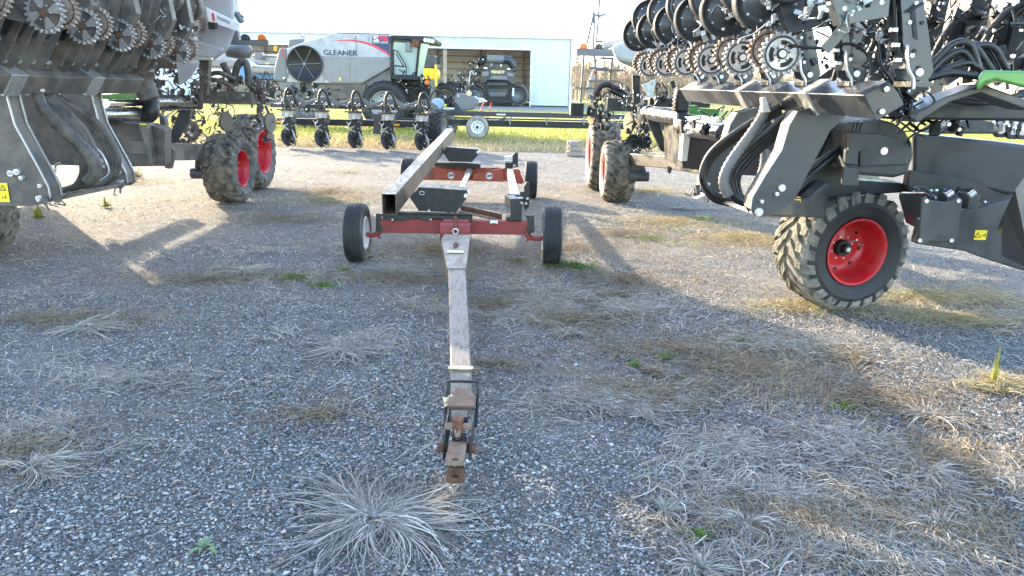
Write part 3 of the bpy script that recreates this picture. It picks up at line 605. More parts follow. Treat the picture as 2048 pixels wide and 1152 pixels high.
# ================================================================== HEADER CART in the middle
cart = thing('header_cart', (-.7, 8.6, 0), 'faded red four wheel header cart with a long square steel tube and a rusty tongue', 'trailer')
def cwheel(px, py, Y, out):
    c = V(px, py, Y); c.z = .345
    r = MB(); f = .075
    r.lathe([(f+.02, .20), (f+.025, .185), (f, .178), (f-.03, .165), (f-.05, .15), (f-.03, .12), (f-.02, .07), (f+.02, .06), (f+.02, 0)], n=28, m=0); r.lathe([(-.1, .2), (-.11, .185), (-.06, .165), (-.06, 0)], n=20, m=0)
    for k in range(6): a = k*1.047; r.cyl((f-.03, math.cos(a)*.09, math.sin(a)*.09), (f+.0, math.cos(a)*.09, math.sin(a)*.09), .011, None, 1, 6)
    return wheel(cart, c, 0 if out > 0 else math.pi, road_tyre(.70, .23, .195), r, ['rub', 'rubd'], ['hub', 'bolt'], tilt=0)
cwheel(715, 470, 8.62, -1); cwheel(1103, 475, 8.72, 1); cwheel(817, 350, 14.1, -1); cwheel(1062, 358, 14.0, 1)
FY, RY = 8.55, 13.9
# front axle: red box beam
fa = V(757, 436, FY); fb = V(1068, 447, FY); zt, zb = .565, .395
fin(MB().prism([V(762, 437, FY), V(1068, 444, FY), V(1070, 462, FY), V(1058, 470, FY), V(752, 466, FY), V(754, 446, FY)], (0, .12, 0)), 'front_axle', 'cred', cart, bevel=.006)
b = MB(); b.prism([V(765, 426, FY-.03), V(945, 427, FY-.03), V(945, 443, FY-.03), V(905, 443, FY-.03), V(900, 438, FY-.03), V(866, 437, FY-.03), V(860, 443, FY-.03), V(845, 441, FY-.03), V(836, 436, FY-.03), V(822, 436, FY-.03), V(812, 442, FY-.03), V(765, 440, FY-.03)], (0, .028, 0))
a = V(765, 426, FY); c = V(945, 427, FY); b.box(((a.x+c.x)/2, FY+.05, a.z-.005), (c.x-a.x, .16, .014)); 
for px in (785, 862, 893): p = V(px, 439, FY-.03); b.cyl(p, p+Vector((0, -.012, 0)), .011, None, 1, 8)
fin(b, 'mounting_angle', ['cblack', 'bolt'], cart, bevel=.003)
b = MB(); b.prism([V(1052, 431, FY-.012), V(1068, 432, FY-.012), V(1069, 466, FY-.012), V(1052, 463, FY-.012), V(1057, 452, FY-.012)], (0, .02, 0)); b.prism([V(752, 427, FY-.012), V(766, 428, FY-.012), V(759, 445, FY-.012), V(766, 462, FY-.012), V(751, 465, FY-.012)], (0, .02, 0)); sfin(b, 'axle_end_plate', 'cblack', cart)
for s, x0, x1, yy in ((-1, 762, 733, 465), (1, 1050, 1086, 472)):
    b = MB(); p = V(x0, yy-4, FY+.02); q = V(x1, yy+4, FY+.05); b.tube([p, p.lerp(q, .5)+Vector((0, 0, -.03)), q], .03, 0, 10); b.prism([V(x0-9*s*-1, yy-18, FY), V(x0+4*s, yy-18, FY), V(x0+12*s, yy+6, FY), V(x0+2*s, yy+14, FY)], (0, .06, 0)); fin(b, 'axle_stub', 'cred', cart, bevel=.004)
fin(MB().box(V(988, 444, FY-.008), (.09, .006, .035)), 'data_plate', 'white', cart); fin(MB().box(V(988, 447, FY-.013), (.05, .004, .008)), 'data_plate_print', 'navy', cart)
b = MB()
for k in range(5): p = V(952+k*9, 434+.3*k, FY-.003); b.cyl(p, p+Vector((0, -.008, 0)), .007, None, 0, 6)
sfin(b, 'rivet', 'cblack', cart)
# the long square tube
N0 = Vector((-1.385, 8.15, .765)); N1 = Vector((-1.405, 16.2, 1.0)); hw, hh, wt = .078, .118, .008
def hollow(p0, p1, hw, hh, wt, m=0, m2=1):
    b = MB(); d = (p1-p0).normalized(); x = d.cross(Vector((0, 0, 1))).normalized(); z = x.cross(d); vs = []
    for p in (p0, p1):
        for w, h in ((hw, hh), (hw-wt, hh-wt)):
            for sx, sz in ((-1, -1), (1, -1), (1, 1), (-1, 1)): vs.append(p+x*sx*w+z*sz*h)
    fs = []
    for i in range(4):
        j = (i+1) % 4; fs += [(i, j, 8+j, 8+i), (4+i, 12+i, 12+j, 4+j), (i, 4+i, 4+j, j), (8+i, 8+j, 12+j, 12+i)]
    return b.add(vs, fs, m)
PJ = N0.lerp(N1, .30); PJ2 = N0.lerp(N1, .66)
fin(hollow(N0, PJ, hw, hh, wt), 'support_tube', 'tube', cart, bevel=.006)
fin(hollow(PJ, PJ2, hw+.002, hh+.002, wt), 'support_tube', 'tube', cart, bevel=.006)
fin(hollow(PJ2, N1, hw, hh, wt), 'support_tube', 'tube', cart, bevel=.006)
# saddles
def saddle(pts, Y, dep, edge):
    b = MB(); b.prism([V(x, y, Y) for x, y in pts], (0, .012, 0)); b.prism([V(x, y, Y+dep) for x, y in pts], (0, .012, 0))
    a, c = V(*pts[0], Y), V(*pts[1], Y); b.prism([a, c, c+Vector((0, dep+.012, 0)), a+Vector((0, dep+.012, 0))], (0, 0, -.01))
    e = V(*edge, Y); b.cyl(e+Vector((0, -.02, 0)), e+Vector((0, dep+.03, 0)), .026, None, 1, 14); return sfin(b, 'saddle_bracket', ['cblack', 'bolt'], cart, bevel=.003)
saddle([(838, 374), (935, 381), (937, 392), (912, 425), (838, 422), (820, 396)], 8.8, .3, (932, 391))
saddle([(892, 294), (958, 299), (959, 306), (944, 324), (898, 323), (886, 305)], 13.6, .3, (956, 304))
b = MB(); p = V(844, 386, 8.79); b.tube([p+Vector((.03*math.cos(t), -.01, .02*math.sin(t))) for t in np.linspace(0, 6, 9)], .004, 0, 6, 3); p = V(875, 370, 8.9); b.cyl(p, p+Vector((0, 0, .06)), .006, None, 0, 6); p = V(858, 421, 8.78); b.box(p, (.03, .02, .02)); fin(b, 'ring_pin', 'bolt', cart)
# rear cross frame
b = MB(); b.prism([V(853, 334, RY), V(1005, 336, RY), V(1040, 340, RY), V(1045, 368, RY), V(1008, 362, RY), V(846, 360, RY)], (0, .12, 0)); fin(b, 'rear_axle', 'bred', cart, bevel=.006)
b = MB()
b.prism([V(866, 333, RY-.09), V(940, 345, RY-.09), V(940, 362, RY-.09), V(846, 360, RY-.09), V(846, 352, RY-.09)], (0, .085, 0)); b.prism([V(946, 347, RY-.09), V(1006, 337, RY-.09), V(1008, 364, RY-.09), V(946, 362, RY-.09)], (0, .085, 0)); sfin(b, 'gusset_plate', 'bred', cart, bevel=.004)
for px, py in ((902, 351), (978.5, 352)):
    p = V(px, py, RY-.094); b = MB(); b.disc(p, .062, 'Y', .006, 0, 28); lg = fin(b, 'round_logo', 'white', cart); q = V(px, py, RY-.099)
    text('J&M', 'logo_letters', 'blk', lg, q, .055, width=.10, bold=.02)
fin(MB().box(V(862, 351, RY-.1), (.085, .012, .13)), 'reflector_tape', 'rustl', cart)
b = MB(); b.prism([V(868, 325, RY-.15), V(960, 328, RY-.15), V(960, 336, RY-.15), V(868, 333, RY-.15)], (0, .3, 0)); fin(b, 'mounting_angle', 'cblack', cart, bevel=.003)
fin(MB().prism([V(1008, 340, RY-.02), V(1035, 338, RY-.02), V(1046, 358, RY-.02), V(1048, 366, RY-.02), V(1010, 363, RY-.02)], (0, .15, 0)), 'rear_knee_plate', 'bred', cart, bevel=.004)
# reach pole and diagonal
b = MB(); q1 = V(939, 344, 13.85); q0 = V(930, 381, 9.05); q2 = V(905, 452, 8.6); q1.z = .55; mid = Vector((q0.x+.0, 11.4, .56))
b.cyl((q1.x, 13.8, .5), (-.80, 8.7, .49), .045, None, 0, 14); b.cyl((q1.x, 14.0, .5), (q1.x+.0, 13.3, .5), .065, None, 1, 14); fin(b, 'reach_pole', ['steel', 'rustl'], cart)
b = MB(); b.beam(V(922, 416, 9.6), V(1003, 434, 8.75), .012, .07); b.beam(V(918, 422, 9.5), V(990, 438, 8.7), .08, .012); fin(b, 'diagonal_brace', 'rustd', cart)
# right hand rest rail with its posts
b = MB(); b.beam((V(1020, 343, 13.4)), V(1032, 407, 9.0), .10, .10); fin(b, 'rest_rail', 'steel', cart, bevel=.006)
b = MB(); b.beam(V(1019, 400, 8.95), V(1031, 408, 8.55), .12, .12)
b.prism([V(1021, 408, FY-.01), V(1045, 408, FY-.01), V(1043, 440, FY-.01), V(1021, 440, FY-.01)], (0, .13, 0)); b.prism([V(1011, 434, FY-.02), V(1044, 434, FY-.02), V(1044, 441, FY-.02), V(1011, 441, FY-.02)], (0, .15, 0)); fin(b, 'front_post', 'cblack', cart, bevel=.005)
b = MB(); b.prism([V(1010, 325, 13.5), V(1026, 325, 13.5), V(1026, 344, 13.5), V(1011, 344, 13.5)], (0, .12, 0)); b.prism([V(1024, 312, 13.45), V(1031, 304, 13.45), V(1036, 306, 13.45), V(1036, 334, 13.45), V(1028, 336, 13.45), V(1024, 328, 13.45)], (0, .04, 0)); b.prism([V(1009, 314, 13.45), V(1026, 312, 13.45), V(1026, 318, 13.45), V(1009, 320, 13.45)], (0, .14, 0), 1); b.cyl(V(1008, 322, 13.44), V(1025, 321, 13.44), .025, None, 1, 10); p = V(1029, 331, 13.43); b.disc(p, .025, 'Y', .01, 1, 10); fin(b, 'rear_rest_hook', ['cblack', 'steel'], cart, bevel=.003)
b = MB(); b.prism([V(1048, 372, 9.3), V(1053, 364, 9.3), V(1058, 366, 9.3), V(1059, 385, 9.3), V(1060, 398, 9.3), V(1057, 415, 9.3), V(1050, 422, 9.3), V(1046, 405, 9.3), V(1041, 400, 9.3), V(1040, 384, 9.3), V(1048, 383, 9.3)], (0, .05, 0)); b.prism([V(1016, 398, 9.2), V(1048, 398, 9.2), V(1048, 403, 9.2), V(1016, 403, 9.2)], (0, .18, 0)); b.prism([V(1014, 389, 9.25), V(1040, 390, 9.25), V(1040, 394, 9.25), V(1014, 393, 9.25)], (0, .14, 0))
b.cyl(V(1014, 396, 9.2), V(1046, 396, 9.2), .012, None, 1, 8)
for px, py in ((1055, 397), (1052, 407)): b.disc(V(px, py, 9.29), .018, 'Y', .01, 1, 8)
fin(b, 'front_rest_hook', ['cblack', 'bolt'], cart, bevel=.003)
# ---- tongue
TY = 8.35
b = MB(); c = V(911, 463, TY); b.cyl((c.x-.17, TY, c.z), (c.x+.17, TY, c.z), .10, None, 0, 20); b.box((c.x, TY+.08, c.z+.02), (.30, .14, .2)); fin(b, 'pivot_head', 'cred', cart, bevel=.008)
b = MB()
for px in (883, 939): p = V(px, 470, TY-.08); b.tube([p+Vector((0, .09, .02))+Vector((0, math.cos(t)*.10, math.sin(t)*.09-.03)) for t in np.linspace(0, 6.0, 12)], .012, 0, 8, 3)
sfin(b, 'safety_loop', 'rustd', cart)
b = MB(); p = V(911, 437, TY-.07); q = V(911, 462, TY-.10); b.cyl(p, q, .026, .022, 0, 12); b.lathe([(-.02, .022), (.02, .022), (.03, 0)], p, 'Z', 12, 0); rr = V(911, 463, TY-.13); b.tube([rr+Vector((math.cos(t)*.03, 0, math.sin(t)*.03)) for t in np.linspace(0, 6.1, 12)], .009, 1, 8, 3); fin(b, 'drop_pin', ['rustd', 'bolt'], cart)
# tongue tube: from the pivot down to the coupler
T0 = Vector((-.66, 8.26, .46)); T1 = Vector((V(911, 537, 7.2).x, 7.2, .46)); 
def at_z(px, py, z): return G(px, py, z)
A0 = at_z(911, 480, .50); A1 = at_z(913.5, 537, .47); A2 = at_z(924, 790, .40); 
def tong(mb, p, q, w0, w1, h0, h1, m=0):
    d = (q-p).normalized(); x = d.cross(Vector((0, 0, 1))).normalized()*(-1); vs = []
    for c, w, h in ((p, w0, h0), (q, w1, h1)): vs += [c-x*w, c+x*w, c+x*w-Vector((0, 0, h)), c-x*w-Vector((0, 0, h))]
    return mb.add(vs, [(0, 1, 5, 4), (1, 2, 6, 5), (2, 3, 7, 6), (3, 0, 4, 7), (3, 2, 1, 0), (4, 5, 6, 7)], m)
b = MB(); tong(b, A0+Vector((0, .3, 0)), A0, .15, .148, .13, .13); tong(b, A0, A1, .148, .086, .14, .12); fin(b, 'tapered_neck', 'tube', cart, bevel=.006)
b = MB(); tong(b, A1+Vector((0, .02, -.006)), A2, .080, .061, .10, .10); fin(b, 'tongue_tube', 'tong', cart, bevel=.008)
st = at_z(911, 503, .492); b = MB(); b.box(st, (.165, .10, .004)); fin(b, 'yellow_sticker', mat('faded_yellow_sticker', (.62, .60, .36), .6, 0, (.4, .35, .22), 20, .4), cart)
s2 = at_z(921, 735, .421); fin(MB().box(s2, (.15, .035, .006)), 'tape_band', mat('yellowed_tape', (.60, .52, .33), .7), cart)
b = MB(); v = at_z(911.5, 489, .502); b.beam(v+Vector((0, .08, 0)), v-Vector((0, .10, .0)), .03, .02); b.box(v, (.05, .03, .02)); fin(b, 'latch_bar', 'rustd', cart, bevel=.003)
# handle hoop over the tongue
h = at_z(926, 772, .45); b = MB(); zz = .46
b.tube([(h.x-.085, h.y-.20, .30), (h.x-.085, h.y-.03, .42), (h.x-.08, h.y, zz), (h.x-.07, h.y+.01, zz+.012), (h.x+.07, h.y+.01, zz+.012), (h.x+.08, h.y, zz), (h.x+.085, h.y-.03, .42), (h.x+.085, h.y-.20, .30)], .009, 0, 8, 4); fin(b, 'handle_hoop', 'black', cart)
# coupler
k0 = at_z(925, 790, .415); cx = k0.x; b = MB()
b.prism([(cx-.072, k0.y-.15, .42), (cx+.078, k0.y-.15, .42), (cx+.07, k0.y-.02, .425), (cx+.03, k0.y+.06, .43), (cx-.03, k0.y+.06, .43), (cx-.072, k0.y-.02, .425)], (0, 0, -.012)); fin(b, 'coupler_top_plate', 'rustl', cart, bevel=.003)
b = MB(); y1 = k0.y-.20
for s in (-1, 1): b.box((cx+.005+s*.066, y1-.10, .335), (.014, .34, .14)); 
b.cyl((cx-.095, y1-.22, .31), (cx+.10, y1-.22, .31), .026, None, 1, 12)
b.box((cx+.005, y1-.06, .40), (.085, .085, .05)); b.box((cx+.005-.045, y1-.18, .41), (.042, .05, .02), 3); b.box((cx+.005+.045, y1-.18, .41), (.042, .05, .02), 3)
fin(b, 'coupler_fork', ['cblack', 'rustd', 'steel', 'rustl'], cart, bevel=.004)
b = MB(); b.cyl((cx+.005, y1-.2, .34), (cx+.005, y1-.2, .45), .024, None, 0, 12); b.cyl((cx+.005, y1-.2, .45), (cx+.005, y1-.2, .465), .03, None, 0, 12)
b.cyl((cx+.005, y1-.235, .37), (cx+.005, y1-.24, .42), .011, None, 0, 12)
for k in range(3): b.disc((cx+.005, y1-.235, .39+k*.012), .015, 'Z', .005, 1, 12)
fin(b, 'hitch_pin', ['rustd', 'bolt'], cart)
# hitch tongue (clevis): upper and lower straps with pin holes
def strap(x, y0, y1, z, w, t, hole, rad, m=0, end_round=True):
    b = MB(); n = 10; pts = [(x-w, y0), (x+w, y0)]
    if end_round: pts += [(x+math.cos(a)*w, y1+w*.45-abs(math.sin(a))*w*.45) for a in np.linspace(0, math.pi, n)]
    else: pts += [(x+w, y1), (x-w, y1)]
    me = bmesh.new(); vs = [me.verts.new((p[0], p[1], z)) for p in pts]; hv = [me.verts.new((x+math.cos(a)*rad, hole+math.sin(a)*rad, z)) for a in np.linspace(0, 2*math.pi, 16, endpoint=False)]
    es = [me.edges.new((vs[i], vs[(i+1) % len(vs)])) for i in range(len(vs))]+[me.edges.new((hv[i], hv[(i+1) % 16])) for i in range(16)]
    bmesh.ops.triangle_fill(me, use_beauty=True, edges=es)
    bad = [f for f in me.faces if (f.calc_center_median().xy-Vector((x, hole))).length < rad*.8 and all(v in hv for v in f.verts)]; bmesh.ops.delete(me, geom=bad, context='FACES_ONLY')
    r = bmesh.ops.extrude_face_region(me, geom=me.faces[:]); bmesh.ops.translate(me, vec=(0, 0, -t), verts=[g for g in r['geom'] if isinstance(g, bmesh.types.BMVert)]); bmesh.ops.recalc_face_normals(me, faces=me.faces[:])
    idx = {v: i for i, v in enumerate(me.verts)}; b.add([v.co for v in me.verts], [[idx[v] for v in f.verts] for f in me.faces], m); me.free(); return b
hx = cx+.01; ye = at_z(930, 925, .36).y
fin(strap(hx, y1-.27, ye, .37, .043, .028, at_z(930, 919, .37).y, .018, end_round=False), 'hitch_strap', 'rustl', cart, bevel=.003)
yl = at_z(930, 962, .26).y; fin(strap(hx, ye+.12, yl, .27, .045, .028, at_z(930, 955, .26).y, .019), 'hitch_strap', 'rustd', cart, bevel=.003)
b = MB(); b.box((hx, (ye+y1)/2-.02, .31), (.07, .2, .10)); fin(b, 'hitch_block', 'cblack', cart, bevel=.004)
rag = at_z(900, 803, .40); b = MB()
for i in range(14): b.box(rag+Vector((rnd.uniform(-.03, .03), rnd.uniform(-.03, .03), rnd.uniform(-.02, .02))), (.03, .025, .012), 0, (rnd.uniform(-1, 1), rnd.uniform(-1, 1), rnd.uniform(-3, 3)))
fin(b, 'rag', 'foam', cart)
# ================================================================== PLANTER PARTS
SM = ['paint', 'black', 'bolt', 'alu', 'rub', 'hose', 'rustd', 'steel', 'walu']
M['walu'] = mat('rust_stained_wheel_steel', (.36, .30, .25), .5, .5, (.20, .08, .04), 22, .75, .2, 120)
SML = ['brownp', 'brownb', 'bolt', 'alu', 'brownb', 'bhose', 'rustd', 'steel', 'walu']
def toothed(mb, c, R_, thick, n, m, ax=-1, dishm=None):
    """spiked closing wheel, axis along Y, face towards -Y"""
    c = Vector(c); vs = []; K = n*4
    for y in (-thick/2, thick/2):
        for i in range(K):
            a = 2*math.pi*i/K; r = R_ if i % 4 in (1, 2) else R_*.885; vs.append(c+Vector((math.cos(a)*r, y*(1.5 if i % 4 in (1, 2) else 1), math.sin(a)*r)))
    for i in range(K): a = 2*math.pi*i/K; vs.append(c+Vector((math.cos(a)*R_*.80, -thick/2-.006, math.sin(a)*R_*.80)))
    for i in range(K): a = 2*math.pi*i/K; vs.append(c+Vector((math.cos(a)*R_*.74, -thick/2+.012, math.sin(a)*R_*.74)))
    fs = []
    for i in range(K):
        j = (i+1) % K; fs += [(i, j, K+j, K+i), (2*K+i, 2*K+j, j, i), (3*K+i, 3*K+j, 2*K+j, 2*K+i)]
    fs.append(tuple(range(2*K-1, K-1, -1))[::-1]); mb.add(vs, fs, m)
def closing_wheel(c, kind, s=1, Rr=.143):
    b = MB(); c = Vector(c)
    toothed(b, c, Rr, .03, 22, 3)
    b.disc(c+Vector((0, -.004, 0)), Rr*.75, 'Y', .02, 0 if kind == 'slots' else 1, 32)
    f = c+Vector((0, -.0165, 0))
    if kind == 'slots':      # grey plate with three kidney slots
        b.disc(f, Rr*.70, 'Y', .006, 7, 36)
        for k in range(3):
            a0 = k*2.094+.5; pts = [(a, r) for r, seq in ((.60, np.linspace(a0, a0+1.25, 9)), (.40, np.linspace(a0+1.25, a0, 9))) for a in seq]
            b.prism([f+Vector((math.cos(a)*Rr*r, -.0035, math.sin(a)*Rr*r)) for a, r in pts], (0, -.002, 0), 1)
        for k in range(6): a = k*1.047+.2; b.disc(f+Vector((math.cos(a)*Rr*.33, -.004, math.sin(a)*Rr*.33)), .007, 'Y', .005, 6, 8)
    else:                    # four spoke plate
        for k in range(4):
            a = k*math.pi/2+.3; d = Vector((math.cos(a), 0, math.sin(a))); t = Vector((-d.z, 0, d.x))
            b.prism([f+d*Rr*.22-t*.012, f+d*Rr*.74-t*.042, f+d*Rr*.78, f+d*Rr*.74+t*.042, f+d*Rr*.22+t*.012], (0, -.006, 0), 3)
        for k in range(6): a = k*1.047; b.disc(f+Vector((math.cos(a)*Rr*.36, -.008, math.sin(a)*Rr*.36)), .0085, 'Y', .008, 2, 8)
    b.disc(f, .036, 'Y', .018, 1, 18); b.disc(f+Vector((0, -.014, 0)), .024, 'Y', .02, 2 if kind == 'slots' else 6, 14)
    return b
def gauge_disc(c, r, bolts=8):
    b = MB(); c = Vector(c)
    b.lathe([(.06, 0), (.06, r*.9), (.055, r*.97), (.02, r), (-.035, r), (-.055, r*.985), (-.062, r*.95), (-.055, r*.9), (-.03, r*.84), (-.028, r*.6), (-.05, r*.5), (-.05, 0)], c, Vector((0, 1, 0)), 40, 0, True, ms=[0, 0, 0, 4, 4, 4, 4, 4, 0, 0, 0])
    for k in range(bolts): a = k*6.283/bolts; b.disc(c+Vector((math.cos(a)*r*.68, -.032, math.sin(a)*r*.68)), .0085, 'Y', .01, 2, 8)
    b.disc(c+Vector((0, -.056, 0)), .03, 'Y', .02, 2, 12); return b
def row_unit(parent, o, s, kind, wheel_off, disc_off, seed, top=1.55, wheels=True, SM=SM, Rw=.143):
    """hangs on the tool bar at o (bar centre); s=-1: machine parts lie towards -x"""
    o = Vector(o); X = lambda x, y, z: o+Vector((s*x, y, z)); b = MB()
    # mounting plates that clamp the bar and the parallel arms that rise from it
    for y in (-.075, .075):
        b.prism([X(-.06, y, .10), X(.045, y, .13), X(.10, y, .30), X(.17, y, .60), X(.12, y, .66), X(.06, y, .62), X(-.03, y, .36), X(-.09, y, .16)], (0, .012, 0), 0)
    for (x, z) in ((.0, .18), (.04, .27), (.02, .42), (.07, .52), (.09, .42), (.11, .56)): b.disc(X(x, -.078, z), .011, 'Y', .012, 1 if (x*100) % 2 < 1 else 2, 8)
    b.disc(X(-.005, -.084, .155), .021, 'Y', .02, 2, 14); b.disc(X(.05, -.082, .245), .012, 'Y', .016, 2, 10)
    b.prism([X(.03, -.081, .33), X(.055, -.081, .34), X(.10, -.081, .50), X(.08, -.081, .52)], (0, .004, 0), 1)
    b.box(X(.06, 0, .20), (.03, .16, .05), 0); b.box(X(-.02, 0, .09), (.12, .2, .03), 0)
    for z in (.22, .30, .38): b.box(X(.115+(z-.22)*.3, -.06, z), (.035, .03, .02), 7)
    b.tube([X(.09, -.09, .30), X(.07, -.1, .18), X(.03, -.10, .12), X(.02, -.10, .06)], .009, 2, 6, 4)
    # upper arms reaching to the wheel carrier
    b.beam(X(.12, -.05, .62), X(.34, -.03, .60), .03, .07, 0); b.beam(X(.12, .05, .56), X(.36, .04, .46), .03, .05, 0); b.disc(X(.13, -.07, .62), .045, 'Y', .03, 7, 20); b.disc(X(.13, -.088, .62), .026, 'Y', .01, 1, 16); b.disc(X(.34, -.05, .6), .035, 'Y', .03, 7, 16)
    # shank body
    b.prism([X(.20, -.05, .45), X(.46, -.05, .40), X(.56, -.05, .60), X(.52, -.05, .95), X(.40, -.05, 1.05), X(.22, -.05, .85)], (0, .10, 0), 0)
    b.prism([X(.15, -.04, .80), X(.45, -.04, .92), X(.46, -.04, top), X(.10, -.04, top)], (0, .09, 0), 1)
    wx, wz = wheel_off; b.beam(X(.30, .05, .52), X(wx, .07, wz), .03, .06, 0)
    greeble(b, X(wx-.05, -.02, wz+.26), (.42, .2, .16), 44, seed, (7, 1, 2), .017)
    greeble(b, X(.30, 0, .62), (.4, .2, .3), 24, seed+1, (1, 0, 2), .02)
    greeble(b, X(.05, 0, .42), (.2, .18, .4), 10, seed+2, (1, 0, 2), .018)
    b.tube([X(.14, .02, .75), X(.06, .06, .45), X(-.02, .09, .24), X(-.12, .12, .16)], .028, 5, 10, 5)
    b.tube([X(.2, -.02, .8), X(.16, -.02, .5), X(.1, .0, .25)], .014, 5, 8, 5)
    u = fin(b, 'row_unit', SM, parent)
    if not wheels: return u
    w = fin(closing_wheel(X(wx, -.055, wz), kind, 1, Rw), 'closing_wheel', SM, parent); w.parent = u
    w2 = MB(); toothed(w2, X(wx+.05, .07, wz+.03), .138, .03, 22, 8); w2.disc(X(wx+.05, .07, wz+.03), .1, 'Y', .05, 8, 20); w2 = fin(w2, 'closing_wheel', SM, parent); w2.parent = u
    for (dx, dy, dz, r) in disc_off: g_ = fin(gauge_disc(X(dx, dy, dz), r), 'gauge_wheel', SM, parent); g_.parent = u
    return u
def seed_hopper(parent, o, w=.62, d=.42, h=.75, mt='cover'):
    o = Vector(o); b = MB(); b.prism([o+Vector((-w/2, -d/2, .15)), o+Vector((-w*.25, -d/2, 0)), o+Vector((w*.25, -d/2, 0)), o+Vector((w/2, -d/2, .2)), o+Vector((w/2, -d/2, h)), o+Vector((-w/2, -d/2, h))], (0, d, 0))
    return fin(b, 'seed_hopper', mt, parent, bevel=.03)
def warning(parent, px, py, Y, w, h, kind=0, rot=0):
    p = V(px, py, Y); b = MB(); b.box(p, (w, .003, h), 0); f = fin(b, 'warning_label', ['yel', 'blk'], parent)
    b = MB(); q = p+Vector((-w*.25 if w > h else 0, -.003, 0 if w > h else h*.24)); s = min(w, h)*.34
    b.prism([q+Vector((-s, 0, -s*.8)), q+Vector((s, 0, -s*.8)), q+Vector((0, 0, s))], (0, -.002, 0), 1); b.prism([q+Vector((-s*.66, -.003, -s*.58)), q+Vector((s*.66, -.003, -s*.58)), q+Vector((0, -.003, s*.62))], (0, -.001, 0), 0); b.box(q+Vector((0, -.005, -s*.1)), (s*.14, .001, s*.6), 1)
    q2 = p+Vector((w*.25 if w > h else 0, -.003, 0 if w > h else -h*.24)); b.box(q2, (s*1.1, .002, s*.16), 1); b.box(q2+Vector((s*.5, 0, 0)), (s*.2, .002, s*1.1), 1); b.box(q2+Vector((-s*.4, 0, -s*.3)), (s*.7, .002, s*.14), 1)
    k = fin(b, 'label_print', ['yel', 'blk'], parent); k.parent = f; k.location = -f.location
    return f
def bundle(name, mt, parent, paths, r, n=8, rib=0, m=0):
    b = MB()
    for p in paths: b.tube([V(*q) if not isinstance(q, Vector) else q for q in p], r, m, n, 7, rib)
    return fin(b, name, mt, parent)
def offs(path, dx, dy, dY=0): return [(x+dx, y+dy, Y+dY) for x, y, Y in path]
# ================================================================== RIGHT PLANTER
rp = thing('planter', (2.6, 10, 0), 'dark grey row planter on the right, square tool bar above its big red wheel', 'planter')
RIM = lambda: dish_rim(.31, .22, .22, .085)
TM = ['mud', 'rub']
wheel(rp, (3.24, 7.2, .60), R(-90+14), ag_tyre(1.21, .58, .32, 23, .026, .11), dish_rim(.32, .25, .25, .085), ['mud', 'rub'], ['red', 'black', 'bolt'], roll=.3)
wheel(rp, (1.90, 13.8, .565), R(180), ag_tyre(1.13, .54, .31, 20, .034, .085), RIM(), ['mudl', 'rubp'], ['red', 'black', 'bolt'], roll=.1)
wheel(rp, (1.80, 15.35, .70), R(180), ag_tyre(1.40, .58, .40, 22, .036, .09), dish_rim(.40, .24, .26, .09), ['mudl', 'rubp'], ['red', 'black', 'bolt'], roll=.7)
# tool bar: square box turned on edge, end plate
P0 = Vector((2.26, 4.72, 2.045)); P1 = Vector((2.10, 9.3, 2.04)); b = MB(); d = (P1-P0).normalized(); hs = .085
def rotbar(p, q, hs, ang, m=0, mb=None):
    d = (q-p).normalized(); x = d.cross(Vector((0, 0, 1))).normalized(); z = x.cross(d); ca, sa = math.cos(ang), math.sin(ang); x2 = x*ca+z*sa; z2 = -x*sa+z*ca; mb = mb or MB(); vs = []
    for c in (p, q):
        for a, e in ((-1, -1), (1, -1), (1, 1), (-1, 1)): vs.append(c+x2*a*hs+z2*e*hs)
    return mb.add(vs, [(0, 1, 2, 3), (7, 6, 5, 4), (0, 4, 5, 1), (1, 5, 6, 2), (2, 6, 7, 3), (3, 7, 4, 0)], m)
fin(rotbar(P0, P1, hs, R(33)), 'tool_bar', 'paint', rp, bevel=.008)
q_ = Vector((-math.sin(R(33)), 0, math.cos(R(33))))*hs-Vector((math.cos(R(33)), 0, math.sin(R(33))))*hs
fin(MB().cyl(P0+q_, P1+q_, .005, None, 0, 6), 'bar_edge_highlight', 'edge', rp)  # thin bright strip drawn as the highlight on the bar corner
fin(rotbar(P0+Vector((0, -.014, 0)), P0+Vector((0, -.001, 0)), hs*1.1, R(33)), 'end_plate', 'paint', rp, bevel=.006)
b = MB()
for px, py in ((1774, 178), (1765, 223)): b.cyl(V(px, py, 4.70), V(px, py, 4.68), .017, None, 0, 8)
sfin(b, 'plate_bolt', 'bolt', rp)
for k in range(-1, 6):
    Y = 5.2+.745*k; t = (Y-4.72)/4.6; o = P0.lerp(P1, t); o.z = 2.05; dr = (Y-5.2)*(-.03)
    row_unit(rp, o, -1, 'slots', (.50-dr*.8, .27), [(.53-dr, -.10, .775, .20), (.60-dr, .16, .62, .19)], 100+k*7, wheels=k >= 0)
    seed_hopper(rp, o+Vector((-.30, .0, 1.62)), mt='cream' if k < 0 else 'cover')
